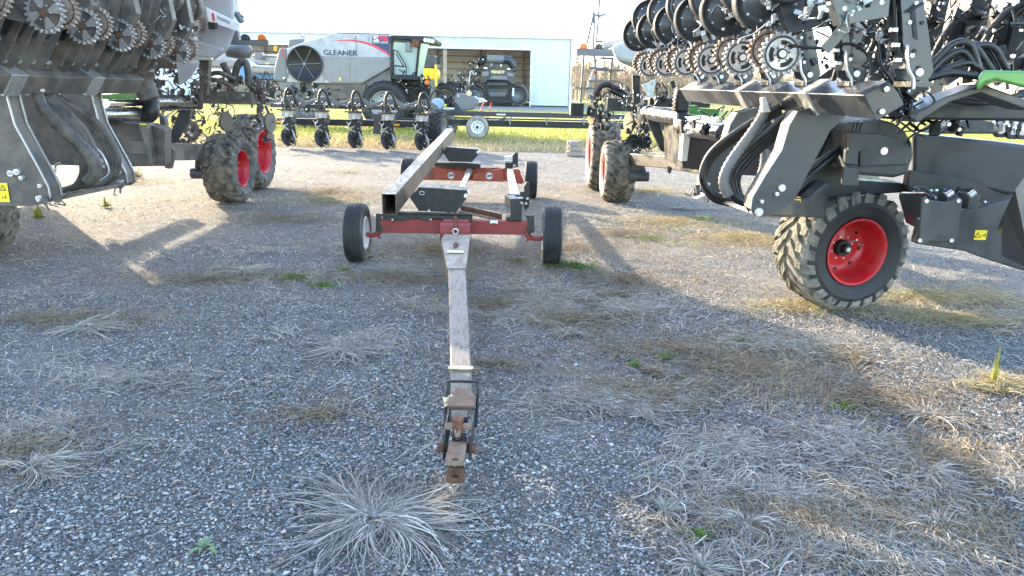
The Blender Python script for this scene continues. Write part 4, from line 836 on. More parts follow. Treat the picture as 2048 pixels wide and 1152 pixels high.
# clamps on the bar and their swing arms
for px, Y in ((1570, 5.65), (1452, 7.15)):
    t = (Y-4.72)/4.6; o = P0.lerp(P1, t); fin(rotbar(o+Vector((0, -.09, 0)), o+Vector((0, .09, 0)), hs*1.13, R(33)), 'clamp', 'steel', rp, bevel=.006)
def rarm(dx, dy, sc, Y, x0=1515, y0=428):
    T = lambda x, y: V(x0+(x-1515)*sc+dx, y0+(y-428)*sc+dy, Y)
    P = [(1594, 222), (1577, 250), (1562, 300), (1528, 352), (1503, 395), (1500, 418), (1510, 432), (1535, 430), (1572, 415), (1590, 398), (1600, 378), (1640, 300), (1660, 262), (1692, 232), (1690, 214), (1640, 210)]
    b = MB(); b.prism([T(*p) for p in P], (0, .014, 0)); b.prism([T(*p)+Vector((0, .15, 0)) for p in P], (0, .014, 0))
    W_ = [(1594, 222), (1577, 250), (1562, 300), (1528, 352), (1503, 395), (1500, 418)]; IN = [(x+7, y+2) for x, y in W_]
    b.prism([T(*p)+Vector((0, .014, 0)) for p in W_+IN[::-1]], (0, .136, 0), 1)
    for dY in (-.002, .148): b.prism([T(*p)+Vector((0, dY, 0)) for p in W_+[(x+2.2, y+.5) for x, y in W_][::-1]], (0, .017, 0), 2)  # pale strips paint the highlight along both arm edges
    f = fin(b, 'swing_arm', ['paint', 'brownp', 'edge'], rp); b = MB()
    for (x, y, r) in ((1516, 423, .032), (1562, 375, .026), (1552, 387, .015), (1522, 402, .014)): c = T(x, y); b.cyl(c+Vector((0, -.03, 0)), c+Vector((0, .02, 0)), r, None, 0 if r < .03 else 1, 16); b.disc(c+Vector((0, -.034, 0)), r*.55, 'Y', .012, 0, 10)
    sfin(b, 'arm_pin', ['bolt', 'steel'], rp, under=f); return f
rarm(0, 0, 1, 5.62); rarm(-104, -40, .79, 7.2)
# lower carrier plate running to the big wheel
CPY = lambda x: 5.78+(x-1507)/233*2.0
fin(MB().prism([V(x, y, CPY(x)) for x, y in ((1507, 430), (1560, 410), (1600, 392), (1640, 356), (1692, 330), (1740, 330), (1740, 440), (1600, 434), (1530, 435))], (.12, .05, 0)), 'carrier_plate', 'paint', rp)
warning(rp, 1590, 412, CPY(1590)-.06, .09, .12)
b = MB(); b.disc(V(1560, 418, CPY(1560)-.02), .012, 'Y', .01, 0, 10); fin(b, 'plate_hole', 'blk', rp); b = MB(); b.disc(V(1597, 398, CPY(1597)-.03), .022, 'Y', .014, 0, 14); fin(b, 'round_reflector', 'org', rp)
fin(MB().prism([V(x, y, 6.9) for x, y in ((1600, 236), (1705, 236), (1705, 388), (1560, 410), (1575, 340))], (0, .3, 0)), 'inner_side_plate', 'paint2', rp, bevel=.01)
# rod between the arm feet
b = MB(); b.beam(V(1400, 386, 7.3), V(1512, 424, 5.7), .06, .03); b.prism([V(1392, 398, 7.0), V(1412, 389, 7.0), V(1422, 397, 7.0), V(1402, 406, 7.0)], (0, .1, 0)); fin(b, 'foot_bar', 'steel', rp, bevel=.003)
greeble(b := MB(), V(1402, 384, 7.3), (.1, .2, .08), 14, 5, (0, 0, 2), .022); fin(b, 'foot_bolts', SM, rp)
# hose loops hanging in the arms
def loop(x0, y0, xa, ya, xb, yb, xc, yc, Y0, Y1): return [(x0, y0, Y0), ((x0+xa)/2-6, (y0+ya)/2-6, Y0*.7+Y1*.3), (xa, ya, (Y0+Y1)/2), (xb, yb, Y1), ((xb+xc)/2+2, (yb+yc)/2+10, Y1), (xc, yc, Y1)]
A_ = [(1560, 212, 6.2), (1510, 240, 6.25), (1440, 288, 6.35), (1412, 322, 6.4), (1405, 358, 6.4), (1425, 388, 6.4), (1470, 398, 6.4), (1500, 395, 6.4)]
bundle('hose_loop', ['hose'], rp, [offs(A_, k*1.5, k*5, .05*k) for k in range(3)], .030)
B_ = [(1580, 222, 5.9), (1540, 258, 5.95), (1490, 300, 6.0), (1460, 335, 6.0), (1455, 365, 6.0), (1470, 398, 6.0), (1500, 412, 6.0)]
bundle('hose_loop', ['hose'], rp, [offs(B_, k*7, k*3, .03*k) for k in range(4)], .026)
bundle('corrugated_hose', ['ghose'], rp, [[(1532, 205, 6.05), (1525, 232, 6.05), (1502, 268, 6.0), (1478, 300, 5.98), (1455, 335, 5.95), (1447, 365, 5.95), (1458, 392, 5.95)]], .038, 10, .026)
bundle('corrugated_hose', ['ghose'], rp, [[(1531, 300, 6.4), (1528, 330, 6.4), (1522, 352, 6.4)]], .035, 10, .02)
b = MB(); b.prism([V(x, y, 5.9) for x, y in ((1524, 196), (1532, 194), (1542, 224), (1526, 225))], (0, .06, 0)); fin(b, 'hose_bracket', 'steel', rp, bevel=.003)
bundle('hydraulic_line', ['black'], rp, [[(1690, 290, 6.4), (1655, 310, 6.35), (1610, 345, 6.3), (1575, 385, 6.2)], [(1692, 298, 6.4), (1660, 318, 6.35), (1615, 355, 6.3), (1580, 390, 6.2)], [(1680, 310, 6.5), (1640, 340, 6.4), (1600, 375, 6.3), (1580, 395, 6.2)], [(1650, 225, 6.5), (1640, 270, 6.5), (1615, 330, 6.4), (1590, 370, 6.3)], [(1660, 228, 6.6), (1655, 270, 6.6), (1628, 325, 6.5), (1600, 370, 6.4)]], .022)
bundle('hose_bundle', ['hose'], rp, [[(1630+k*9, 250-k*2, 7.5), (1600+k*8, 300, 7.5), (1560+k*8, 350, 7.5), (1530+k*8, 400, 7.5)] for k in range(5)], .03)
# centre frame behind
fin(MB().prism([V(x, y, 9.6) for x, y in ((1362, 240), (1430, 250), (1560, 250), (1650, 260), (1660, 360), (1480, 350), (1365, 336))], (0, 1.2, 0)), 'centre_frame', 'paint2', rp, bevel=.01)
fin(MB().prism([V(x, y, 9.5) for x, y in ((1367, 268), (1381, 270), (1374, 322), (1363, 322))], (0, .2, 0)), 'frame_gusset', 'cream', rp, bevel=.004)
fin(MB().prism([V(x, y, 11.0) for x, y in ((1295, 238), (1318, 238), (1332, 290), (1334, 306), (1322, 302), (1298, 250))], (0, .1, 0)), 'frame_gusset', 'paint', rp, bevel=.004)
b = MB(); b.beam(V(1268, 318, 13.3), V(1365, 326, 11.6), .2, .20); b.beam(V(1350, 324, 11.7), V(1420, 333, 10.4), .2, .22); fin(b, 'rear_beam', 'black', rp, bevel=.01)
b = MB(); b.prism([V(x, y, 13.2) for x, y in ((1268, 300), (1280, 302), (1294, 345), (1294, 360), (1262, 362), (1262, 340))], (0, .35, 0)); b.cyl(V(1258, 353, 13.1), V(1297, 353, 13.1), .09, None, 0, 14); fin(b, 'bogie_arm', 'paint', rp, bevel=.01)
b = MB(); b.prism([V(x, y, 11.6) for x, y in ((1334, 333), (1346, 333), (1341, 348), (1336, 346))], (0, .05, 0)); b.beam(V(1300, 306, 11.6), V(1348, 310, 11.0), .1, .02); fin(b, 'skid_plate', 'paint', rp)
fin(MB().prism([V(x, y, 11.2) for x, y in ((1333, 275), (1343, 252), (1348, 254), (1349, 312), (1343, 316), (1338, 300))], (0, .06, 0)), 'hinge_plate', 'steel', rp, bevel=.004)
# cylinders
b = MB(); b.cyl(V(1300, 228, 11.2), V(1364, 236, 10.0), .115, None, 0, 24); b.cyl(V(1362, 235, 10.0), V(1438, 242, 8.9), .045, None, 1, 16); b.cyl(V(1296, 227, 11.25), V(1302, 228, 11.15), .125, None, 0, 24); fin(b, 'folding_cylinder', ['cyl', 'chrome'], rp)
b = MB(); b.cyl(V(1378, 257, 9.7), V(1450, 268, 8.6), .115, None, 0, 24); b.tube([V(1380, 257, 9.7), V(1365, 255, 9.8), (V(1362, 240, 9.9)), V(1364, 215, 10), V(1366, 195, 10)], .10, 1, 14, 6); fin(b, 'air_pipe', ['cyl', 'hose'], rp)
bundle('corrugated_hose', ['hose'], rp, [[(1367, 180, 9.95), (1363, 200, 9.95), (1362, 222, 9.95)]], .10, 12, .03)
# transverse rear bar, hooks, mast, light bar, tank
vbox('rear_tool_bar', 'paint', rp, 1215, 196, 1300, 224, 13.3, .3); vbox('rear_tool_bar', 'paint2', rp, 1300, 196, 1420, 216, 12.6, .3)
b = MB(); q = [(1281, 197), (1295, 197), (1296, 215), (1293, 237), (1276, 236), (1276, 215)]; b.prism([V(x, y, 12.9) for x, y in q], (0, .06, 0)); f = fin(b, 'lock_plate', 'steel', rp, bevel=.004); vbox('lock_plate_slot', 'blk', rp, 1281, 210, 1289, 224, 12.895, .004, 0)
fin(MB().prism([V(x, y, 12.4) for x, y in ((1265, 150), (1280, 152), (1281, 206), (1271, 210), (1267, 205))], (0, .12, 0)), 'upright_guide', 'paint2', rp, bevel=.006)
fin(MB().prism([V(x, y, 11.5) for x, y in ((1283, 170), (1312, 158), (1305, 196), (1296, 193))], (0, .05, 0)), 'triangular_plate', 'steel', rp, bevel=.004)
# seed tank
tk = MB(); F0 = [(1222, 84), (1250, 66), (1300, 30), (1300, 128), (1262, 126), (1230, 121)]
tk.prism([V(x, y, 11.8) for x, y in ((1221, 92), (1262, 78), (1390, 70), (1390, 130), (1310, 136), (1232, 121))], (.28, 1.6, 0)); tk.prism([V(x, y, 12.0) for x, y in ((1232, 121), (1390, 132), (1360, 150), (1290, 146))], (.26, 1.3, 0)); fin(tk, 'seed_tank', 'cream', rp, bevel=.06)
b = MB(); b.beam(V(1208, 92, 12.2), V(1275, 74, 11.8), .12, .10); fin(b, 'tank_lid_edge', 'cream', rp, bevel=.02)
fin(MB().box(V(1199, 105, 13.9)+Vector((.0, 0, 0)), (.82, .08, .13)), 'light_bar', 'sdark', rp, bevel=.006)
def lamp(parent, px, py, Y, r, mt, name):
    c = V(px, py, Y); b = MB(); n = 20; pts = [c+Vector((math.cos(a)*r, 0, math.sin(a)*r)) for a in np.linspace(-.25, math.pi+.25, n)]; b.prism(pts, (0, .07, 0)); f = fin(b, name, mt, parent, bevel=.012)
    b = MB()
    for k in range(9): a = k*math.pi/8; b.disc(c+Vector((math.cos(a)*r*.6, -.004, math.sin(a)*r*.6)), r*.1, 'Y', .006, 0, 8)
    b.disc(c+Vector((0, -.004, r*.1)), r*.18, 'Y', .006, 0, 10); k = fin(b, 'lamp_facets', 'org' if mt == 'amb' else 'sdark', parent); k.parent = f; return f
lamp(rp, 1167.5, 95, 13.85, .075, 'amb', 'amber_lamp'); lamp(rp, 1198, 96, 13.85, .075, 'black', 'dark_lamp')
# platform rails and ladder
b = MB()
for p, q in (((1188, 24, 14.2), (1174, 88, 14.2)), ((1189, 24, 14.2), (1187, 100, 14.2)), ((1199, 0, 14.5), (1193, 84, 14.3)), ((1199, 0, 14.5), (1201, -80, 14.5)), ((1190, 30, 14.3), (1197, 31, 14.3)), ((1196, 34, 14.4), (1212, 27, 14.4)), ((1193, 84, 14.3), (1206, 82, 14.2)), ((1187, 100, 14.2), (1190, 140, 14.1)), ((1168, 108, 14.1), (1161, 205, 14.0))): b.cyl(V(*p), V(*q), .022, None, 0, 8)
sfin(b, 'hand_rail', 'sdark', rp)
b = MB()
for y, x0, x1 in ((116, 1199, 1226), (136, 1176, 1214), (140, 1190, 1246), (162, 1176, 1240), (176, 1148, 1200)): b.beam(V(x0, y, 14.0), V(x1, y+1, 14.0), .16, .035)
b.cyl(V(1225, 117, 14.0), V(1219, 170, 14.0), .025, None, 0, 8); b.cyl(V(1191, 120, 14.0), V(1192, 165, 14.0), .02, None, 0, 8); sfin(b, 'ladder_step', 'sdark', rp)
fin(MB().prism([V(x, y, 13.95) for x, y in ((1186, 140), (1192, 141), (1180, 178), (1172, 192), (1171, 182))], (0, .05, 0)), 'ladder_side', 'cream', rp, bevel=.003)
vbox('control_box', 'black', rp, 1142, 206, 1167, 232, 13.9, .35)
vbox('red_tag', 'redp', rp, 1188, 143, 1194, 148, 13.9, .02, 0)
for q_, sz_, n_, sd_ in ((V(1205, 215, 13.9), (.45, .5, .55), 90, 31), (V(1300, 190, 12.6), (.9, .5, .4), 70, 32)): greeble(b := MB(), q_, sz_, n_, sd_, (0, 1, 2), .03); sfin(b, 'valve_block', SM, rp, gap=.09)
bundle('hose_arch', ['hose'], rp, [[(1192, 196, 13.8), (1196, 180, 13.8), (1208, 170, 13.8), (1222, 172, 13.8), (1232, 188, 13.8)], [(1225, 175, 13.7), (1250, 182, 13.6), (1275, 196, 13.2), (1320, 200, 12.5)], [(1222, 180, 13.7), (1245, 190, 13.6), (1280, 200, 13.2), (1330, 196, 12.5)]], .05)
fin(MB().prism([V(x, y, 14.2) for x, y in ((1176, 178), (1182, 176), (1196, 205), (1192, 222), (1184, 222))], (0, .05, 0)), 'bent_guard', 'steel', rp, bevel=.004)
# rear row units seen small under the rear bar
for px in (1184, 1277, 1258): 
    b = MB(); c = V(px, 246 if px > 1200 else 228, 13.9); b.lathe([(-.02, 0), (-.02, .19), (.02, .19), (.02, 0)], c, Vector((1, .35, 0)), 24, 0, False); greeble(b, c+Vector((.15, .1, 0)), (.3, .3, .6), 40, int(px), (1, 0, 2), .03); fin(b, 'rear_row_unit', SM, rp)
for px in (1266, 1288): c = V(px, 283, 13.6); toothed(b := MB(), c, .14, .05, 16, 4); fin(b, 'rear_closing_wheel', SM, rp)
greeble(b := MB(), V(1285, 262, 13.5), (.35, .3, .7), 60, 77, (1, 1, 2), .03); fin(b, 'rear_row_unit', SM, rp)
# green panel seen through the arms
vprism('green_guard', 'green', rp, [(1372, 212), (1392, 210), (1398, 216), (1440, 218), (1436, 240), (1385, 234)], 10.4, .05)
# ---- front half: cover, long beam, plates
cv = [(1694, 262), (1700, 246), (1716, 240), (1760, 238), (1790, 246), (1812, 262), (1826, 285), (1829, 310), (1822, 330), (1818, 348), (1790, 356), (1720, 350), (1692, 342)]
fin(MB().prism([V(x, y, 6.25) for x, y in cv], (0, .55, 0)), 'plastic_cover', 'cover', rp, bevel=.03)
fin(MB().prism([V(x, y, 6.22) for x, y in ((1720, 268), (1756, 266), (1796, 276), (1818, 296), (1816, 330), (1720, 334))], (0, .04, 0)), 'cover_panel', 'cover', rp, bevel=.012)
vprism('cover_slot', 'blk', rp, [(1757, 246), (1790, 252), (1806, 268), (1761, 262)], 6.243, .005, 0)
b = MB()
for k in range(4): b.prism([V(x+k*7.2, y, 6.2) for x, y in ((1697, 262), (1703, 243), (1708, 243), (1703, 264))], (0, .06, 0))
b.prism([V(x, y, 6.19) for x, y in ((1699, 266), (1735, 268), (1733, 300), (1726, 300), (1726, 304), (1698, 303))], (0, .05, 0)); b.prism([V(x, y, 6.19) for x, y in ((1692, 300), (1718, 300), (1716, 330), (1690, 328))], (0, .05, 0)); b.prism([V(x, y, 6.18) for x, y in ((1688, 334), (1719, 337), (1717, 372), (1683, 372))], (0, .03, 0)); fin(b, 'latch_strap', 'cover', rp, bevel=.008)
b = MB(); b.disc(V(1768, 302, 6.215), .03, 'Y', .012, 0, 16); fin(b, 'cover_knob', 'bolt', rp)
BM = [V(1822, 264, 6.9), V(1824, 350, 6.9), V(1900, 364, 6.3), V(2060, 398, 4.9), V(2080, 292, 4.7), V(1900, 274, 6.2)]
fin(MB().prism([V(1826, 266, 6.9), V(2070, 292, 6.65), V(2072, 400, 6.65), V(1826, 350, 6.9)], (.12, .26, 0)), 'main_beam', 'paint', rp, bevel=.03)
fin(MB().prism([V(x, y, 6.95) for x, y in ((1640, 372), (1710, 360), (1800, 366), (1862, 376), (1860, 384), (1790, 386), (1700, 392), (1640, 400))], (0, .3, 0)), 'axle_beam', 'paint2', rp, bevel=.01)
fin(MB().prism([V(x, y, Y) for x, y, Y in ((1797, 392, 6.6), (1802, 386, 6.55), (1850, 386, 6.0), (1862, 392, 5.95), (1858, 440, 5.95), (1838, 460, 6.1), (1812, 446, 6.5))], (.05, .1, 0)), 'axle_bracket', 'paint', rp, bevel=.01)
vprism('square_mount_plate', 'paint', rp, [(1838, 488), (1844, 398), (1852, 392), (1860, 400), (1890, 404), (1906, 402), (1918, 394), (1926, 400), (1923, 420), (1916, 478), (1908, 490), (1896, 484), (1860, 482), (1848, 490)], 5.9, .02, .008)
b = MB()
for px, py in ((1853, 402), (1917, 402), (1840, 481), (1903, 481)): b.disc(V(px, py, 5.89), .016, 'Y', .01, 0, 12)
sfin(b, 'mount_bolt', 'bolt', rp)
lowp = [(1844, 440), (1935, 420), (1960, 416), (2060, 385), (2060, 545), (2040, 540), (1960, 514), (1928, 502), (1832, 488)]
fin(MB().prism([V(x, y, 6.02) for x, y in lowp], (.0, .10, 0)), 'lower_frame_plate', 'paint', rp, bevel=.012)
fin(MB().prism([V(x, y, Y) for x, y, Y in ((1994, 459, 5.9), (2010, 420, 5.72), (2030, 380, 5.5), (2066, 330, 5.62), (2066, 542, 5.62), (2003, 512, 5.8), (2003, 470, 5.8))], (.04, .03, 0)), 'hitch_side_plate', 'paint', rp, bevel=.006)
warning(rp, 1961, 470, 6.015, .098, .08)
vprism('under_link', 'paint2', rp, [(1820, 340), (2060, 380), (2060, 410), (1935, 424), (1850, 404), (1815, 372)], 6.75, .1, .01)
b = MB(); greeble(b, V(1900, 388, 6.5), (.5, .3, .1), 26, 44, (0, 1, 2), .028)
for px in (1893, 1938): b.cyl(V(px, 392, 6.0), V(px+12, 384, 6.0), .025, None, 2, 10); b.box(V(px+2, 402, 6.1), (.09, .12, .12), 0)
sfin(b, 'pivot_fitting', SM, rp)
# ---- drawbar cover with green hood, hoses on top
vprism('upper_drawbar', 'paint', rp, [(1820, 232), (1885, 196), (1965, 168), (2060, 202), (2060, 222), (1960, 186), (1900, 205), (1835, 246)], 5.3, .25, .01)
vprism('lower_drawbar', 'paint2', rp, [(1830, 206), (2060, 200), (2060, 242), (1846, 240)], 5.9, .5, .02)
gp = [(1952, 182), (1956, 156), (1966, 140), (2060, 142), (2060, 178), (1990, 160), (1970, 166)]
fin(MB().prism([V(x, y, 4.9) for x, y in gp], (.40, .6, 0)), 'green_hood', 'green', rp, bevel=.015)
vprism('green_guard', 'green', rp, [(1800, 165), (1836, 148), (1842, 165), (1838, 182), (1815, 178)], 5.6, .05)
hp = [[(1838, 160, 5.6), (1862, 130, 5.6), (1900, 92, 5.6), (1930, 84, 5.6), (1946, 100, 5.6), (1958, 140, 5.6)], [(1845, 165, 5.6), (1880, 125, 5.6), (1912, 104, 5.6), (1932, 108, 5.6), (1950, 135, 5.6)], [(1950, 92, 5.7), (1975, 90, 5.7), (1994, 102, 5.7), (2014, 140, 5.7)], [(1940, 98, 5.75), (1962, 94, 5.75), (1980, 110, 5.75), (1996, 140, 5.75)], [(1870, 150, 5.6), (1900, 134, 5.6), (1940, 126, 5.6), (1962, 140, 5.6)], [(1855, 158, 5.5), (1900, 146, 5.5), (1950, 152, 5.5), (1980, 156, 5.5)], [(1930, 90, 5.65), (1952, 96, 5.65), (1970, 120, 5.65), (1985, 142, 5.65)]]
bundle('hose_bundle', ['hose'], rp, hp, .026)
bundle('tangled_hose', ['hose'], rp, [[(1900, 190, 5.7), (1930, 186, 5.7), (1970, 192, 5.7), (2010, 196, 5.7), (2040, 190, 5.7)], [(1905, 200, 5.7), (1945, 206, 5.7), (1990, 204, 5.7), (2035, 206, 5.7)], [(1860, 202, 5.7), (1900, 196, 5.7), (1960, 200, 5.7), (2040, 214, 5.7)]], .022)
vbox('paper_tag', 'white', rp, 1908, 184, 1921, 190, 5.55, .004, 0)
bundle('corrugated_hose', ['hose'], rp, [[(1752, -10, 4.9), (1785, 8, 4.9), (1815, 50, 4.9), (1836, 100, 4.9), (1838, 140, 4.9), (1828, 172, 4.9), (1812, 192, 4.9)]], .042, 10, .02)
for q_, sz_, n_, sd_, m_ in ((V(1720, 30, 4.7), (.3, .2, .3), 40, 46, (0, 7, 2)), (V(1800, 215, 5.0), (.16, .2, .2), 30, 47, (1, 5, 5))): greeble(b := MB(), q_, sz_, n_, sd_, m_, .023); sfin(b, 'coupling_block', SM, rp, gap=.09)
b = MB(); greeble(b, V(1800, 140, 4.95), (.22, .2, .28), 60, 45, (1, 0, 2), .022)
b.prism([V(x, y, 4.9) for x, y in ((1792, 130), (1800, 126), (1808, 134), (1810, 150), (1800, 158), (1790, 152))], (0, .03, 0), 7); sfin(b, 'valve_block', SM, rp, gap=.09)
bundle('cable', ['black'], rp, [[(1690, 0, 4.8), (1720, 40, 4.75), (1752, 80, 4.75), (1762, 130, 4.7), (1790, 170, 4.7), (1802, 200, 4.75), (1796, 225, 4.8)], [(1575, 90, 4.9), (1640, 96, 4.8), (1700, 88, 4.75), (1735, 110, 4.75), (1744, 150, 4.7)]], .010)
vprism('hopper_arm', 'gtank', rp, [(1690, -20), (1735, -20), (1728, 40), (1745, 62), (1715, 56), (1698, 30)], 4.95, .05, .01)
# ---- second wing: upright hoppers on the right
for k in range(6):
    Y = 6.4+.76*k; x = 4.55; c = Vector((x, Y, 0)); b = MB()
    q = [(x-.06, 2.28), (x+.24, 2.36), (x+.34, 3.7), (x+.02, 3.7)]; b.prism([(a, Y, z) for a, z in q], (0, .42, 0), 1)
    b.prism([(x+.25, Y-.02, 2.4), (x+.30, Y-.02, 2.4), (x+.40, Y-.02, 3.7), (x+.35, Y-.02, 3.7)], (0, .4, 0), 7)
    b.tube([(x+.1, Y-.06, 2.85), (x-.05, Y-.12, 2.86), (x-.22, Y-.1, 2.76), (x-.32, Y-.05, 2.5), (x-.36, Y, 2.2)], .035, 5, 10, 6); b.disc((x+.12, Y-.03, 2.86), .05, 'Y', .07, 1, 14)
    for dz in (-.05, .05): b.disc((x+.15, Y-.07, 2.86+dz), .014, 'Y', .02, 2, 8)
    b.beam((x-.2, Y+.1, 2.0), (x-.05, Y+.1, 2.9), .05, .12, 0); b.beam((x-.5, Y+.15, 2.2), (x-.1, Y+.15, 2.5), .05, .1, 0)
    greeble(b, (x-.35, Y+.1, 2.5), (.5, .3, .8), 50, 300+k, (1, 0, 2), .026); greeble(b, (x-.25, Y+.1, 3.0), (.4, .2, .4), 22, 340+k, (1, 7, 2), .028)
    fin(b, 'wing_row_unit', SM, rp)
fin(rotbar(Vector((4.15, 5.9, 1.98)), Vector((4.1, 11, 1.98)), .09, 0), 'wing_tool_bar', 'paint', rp, bevel=.008)
# second plastic cover and small row wheels behind the beam
vprism('plastic_cover', 'cover', rp, [(1868, 268), (1905, 246), (1950, 238), (1990, 244), (1992, 268)], 8.6, .4, .02)
for px, py, r in ((2013, 246, .10), (2028, 256, .13), (2046, 258, .12), (2003, 256, .11)): b = MB(); b.lathe([(-.03, 0), (-.03, r), (.03, r), (.03, 0)], V(px, py, 8.9), Vector((.25, -1, 0)), 24, 4, False); b.disc(V(px, py, 8.86), r*.6, 'Y', .01, 3, 20); b.disc(V(px, py, 8.84), r*.2, 'Y', .02, 2, 10); fin(b, 'small_row_wheel', SM, rp)
greeble(b := MB(), V(2020, 238, 8.9), (.5, .2, .2), 24, 64, (3, 1, 2), .03); sfin(b, 'linkage', SM, rp, gap=.09)
greeble(b := MB(), V(1850, 225, 6.3), (.5, .6, .3), 70, 91, (1, 0, 2), .03); sfin(b, 'linkage', SM, rp, gap=.09)
for px, py in ((1425, 250), (1500, 230), (1600, 240)):
    greeble(b := MB(), V(px, py, 8.9), (.6, .4, .25), 26, px, (1, 1, 2), .03); sfin(b, 'linkage', SM, rp, gap=.09)
# ================================================================== LEFT PLANTER
lp = thing('planter', (-4.6, 10, 0), 'row planter on the left with spoked closing wheels and a grey seed tank', 'planter')
for (px, py, Y, rl) in ((459, 345, 12.75, .2), (503, 308, 14.4, .9)):
    c = V(px, py, Y); c.z = .58 if px < 480 else .71; wheel(lp, c, 0, ag_tyre(1.16 if px < 480 else 1.42, .56, .32 if px < 480 else .40, 22, .034, .085), RIM() if px < 480 else dish_rim(.40, .24, .26, .09), ['mudl', 'rubd'], ['red', 'black', 'bolt'], roll=rl)
wheel(lp, (-6.25, 8.25, .59), R(-90-12), ag_tyre(1.18, .52, .31, 20, .032, .085), RIM(), ['mudl', 'rubd'], ['red', 'black', 'bolt'])
Q0 = Vector((-4.17, 3.4, 2.07)); Q1 = Vector((-4.12, 8.25, 2.02))
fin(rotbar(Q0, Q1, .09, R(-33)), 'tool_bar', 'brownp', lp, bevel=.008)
LW = {0: (100, 27), 1: (174, 53), 2: (246, 71), 3: (307, 89), 4: (358, 102)}
for k in range(-3, 5):
    Y = 5.9+(.74*k if k < 4 else 2.66); t = (Y-3.4)/4.85; o = Q0.lerp(Q1, min(t, 1.0)); o.y = Y; o.z = 2.05
    if k in LW: w_ = V(*LW[k], Y)-o; wo = (w_.x, w_.z)
    else: wo = (.60, .49)
    row_unit(lp, o, 1, 'spokes', wo, {3: [(V(333, -4, Y+.3).x-o.x, .3, V(333, -4, Y+.3).z-o.z, .17)], 4: [(V(374, 12, Y+.3).x-o.x, .3, V(374, 12, Y+.3).z-o.z, .17)]}.get(k, []), 500+k*7, 1.75, SM=SML, Rw=.15)
    for y in (-.30, -.12, .10, .27)[:4 if k < 4 else 1]:
        b = MB(); b.prism([o+Vector(q) for q in ((-.12, y, .06), (.06, y, .05), (.16, y, .14), (.40, y, .52), (.50, y, .8), (.3, y, .8))], (0, .022, 0), 0); b.disc(o+Vector((.05, y-.012, .13)), .02, 'Y', .03, 1, 12); b.disc(o+Vector((.14, y-.012, .29)), .017, 'Y', .03, 1, 12)
        b.prism([o+Vector((x_, y-.003, z_)) for x_, z_ in ((.16, .33), (.18, .31), (.21, .33), (.34, .54), (.34, .58), (.31, .60), (.28, .58))], (0, -.003, 0), 2)
        fin(b, 'link_plate', ['brownp', 'bolt', 'black'], lp, bevel=.003)
    seed_hopper(lp, o+Vector((.30, 0, 1.75)), .66, .5, .6)
    b = MB(); b.box(o+Vector((.15, .0, 2.35)), (.8, .74, .6)); (fin(b, 'added_shade_cover', 'cover', lp, bevel=.04) if k < 4 else None)  # box added above the view to keep the yard in shade
# second wing behind, higher
fin(rotbar(Vector((-5.35, 7.0, 2.35)), Vector((-5.25, 12, 2.3)), .09, R(-33)), 'wing_tool_bar', 'brownp', lp, bevel=.008)
for k in range(-2, 4):
    Y = 8.88+.76*k; o = Vector((-5.2, Y, 2.30)); w_ = V(*((214, 0), (286, 13), (338, 35), (384, 52))[k], Y)-o if k >= 0 else Vector((.68, 0, .54)); row_unit(lp, o, 1, 'spokes', (w_.x, w_.z), [(.66, .16, 1.1, .2)], 700+k*7, 1.75, SM=SML, Rw=.15); seed_hopper(lp, o+Vector((.35, 0, 1.7)), .66, .5, .7)
# clamps, swing arms
for px, Y in ((18, 6.2), (180, 7.35)):
    o = Q0.lerp(Q1, (Y-3.4)/4.85); fin(rotbar(o+Vector((0, -.1, 0)), o+Vector((0, .1, 0)), .102, R(-33)), 'clamp', 'steel', lp, bevel=.006)
WL = [(10, 165), (16, 200), (30, 250), (55, 295), (80, 340), (98, 375), (102, 398)]; IN = [(x+17, y) for x, y in ((10, 165), (16, 200), (28, 240), (54, 288), (80, 335), (96, 372), (100, 392))]
def _noop(): pass
def larm(dx, dy, sc, Y):
    T = lambda x, y: V(85+(x-85)*sc+dx, 400+(y-400)*sc+dy, Y); b = MB()
    W2 = [(x-17, y) for x, y in IN]; P = [(-60, 165)]+[(0, 165)]+WL+[(88, 408), (60, 412), (20, 412), (-60, 412)]
    if sc < 1: P = [(-70, 175), (0, 165)]+WL+[(88, 408), (60, 410), (30, 395), (5, 360), (-30, 290), (-70, 215)]
    b.prism([T(*p) for p in P], (0, .014, 0)); b.prism([T(*p)+Vector((0, .16, 0)) for p in P], (0, .014, 0)); b.prism([T(x-4, y)+Vector((0, .014, 0)) for x, y in WL]+[T(x-10, y)+Vector((0, .014, 0)) for x, y in WL[::-1]], (0, .146, 0), 1)
    for dY in (-.002, .158): b.prism([T(x, y)+Vector((0, dY, 0)) for x, y in WL]+[T(x-2.4, y)+Vector((0, dY, 0)) for x, y in WL[::-1]], (0, .017, 0), 2)  # edge highlight of the arm, put in as pale strips
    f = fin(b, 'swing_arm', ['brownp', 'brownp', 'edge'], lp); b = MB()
    for (x, y, r) in ((83, 396, .03), (25, 346, .026), (37, 343, .026), (46, 355, .018), (83, 371, .017)): c = T(x, y); b.cyl(c+Vector((0, -.035, 0)), c+Vector((0, .02, 0)), r, None, 0, 16); b.disc(c+Vector((0, -.04, 0)), r*.5, 'Y', .012, 1, 10)
    sfin(b, 'arm_pin', ['bolt', 'steel'], lp, under=f)
larm(0, 0, 1, 6.2); larm(158, -32, .80, 7.5)
b = MB(); b.beam(V(92, 400, 6.3), V(246, 368, 7.5), .07, .035); fin(b, 'foot_bar', 'brownp', lp, bevel=.004)
greeble(b := MB(), V(95, 398, 6.2), (.25, .1, .06), 12, 15, (0, 0, 2), .02); greeble(b, V(240, 368, 7.4), (.2, .1, .06), 12, 16, (0, 0, 2), .02); sfin(b, 'foot_bolts', SML, lp)
warning(lp, 7, 385, 6.19, .085, .16)
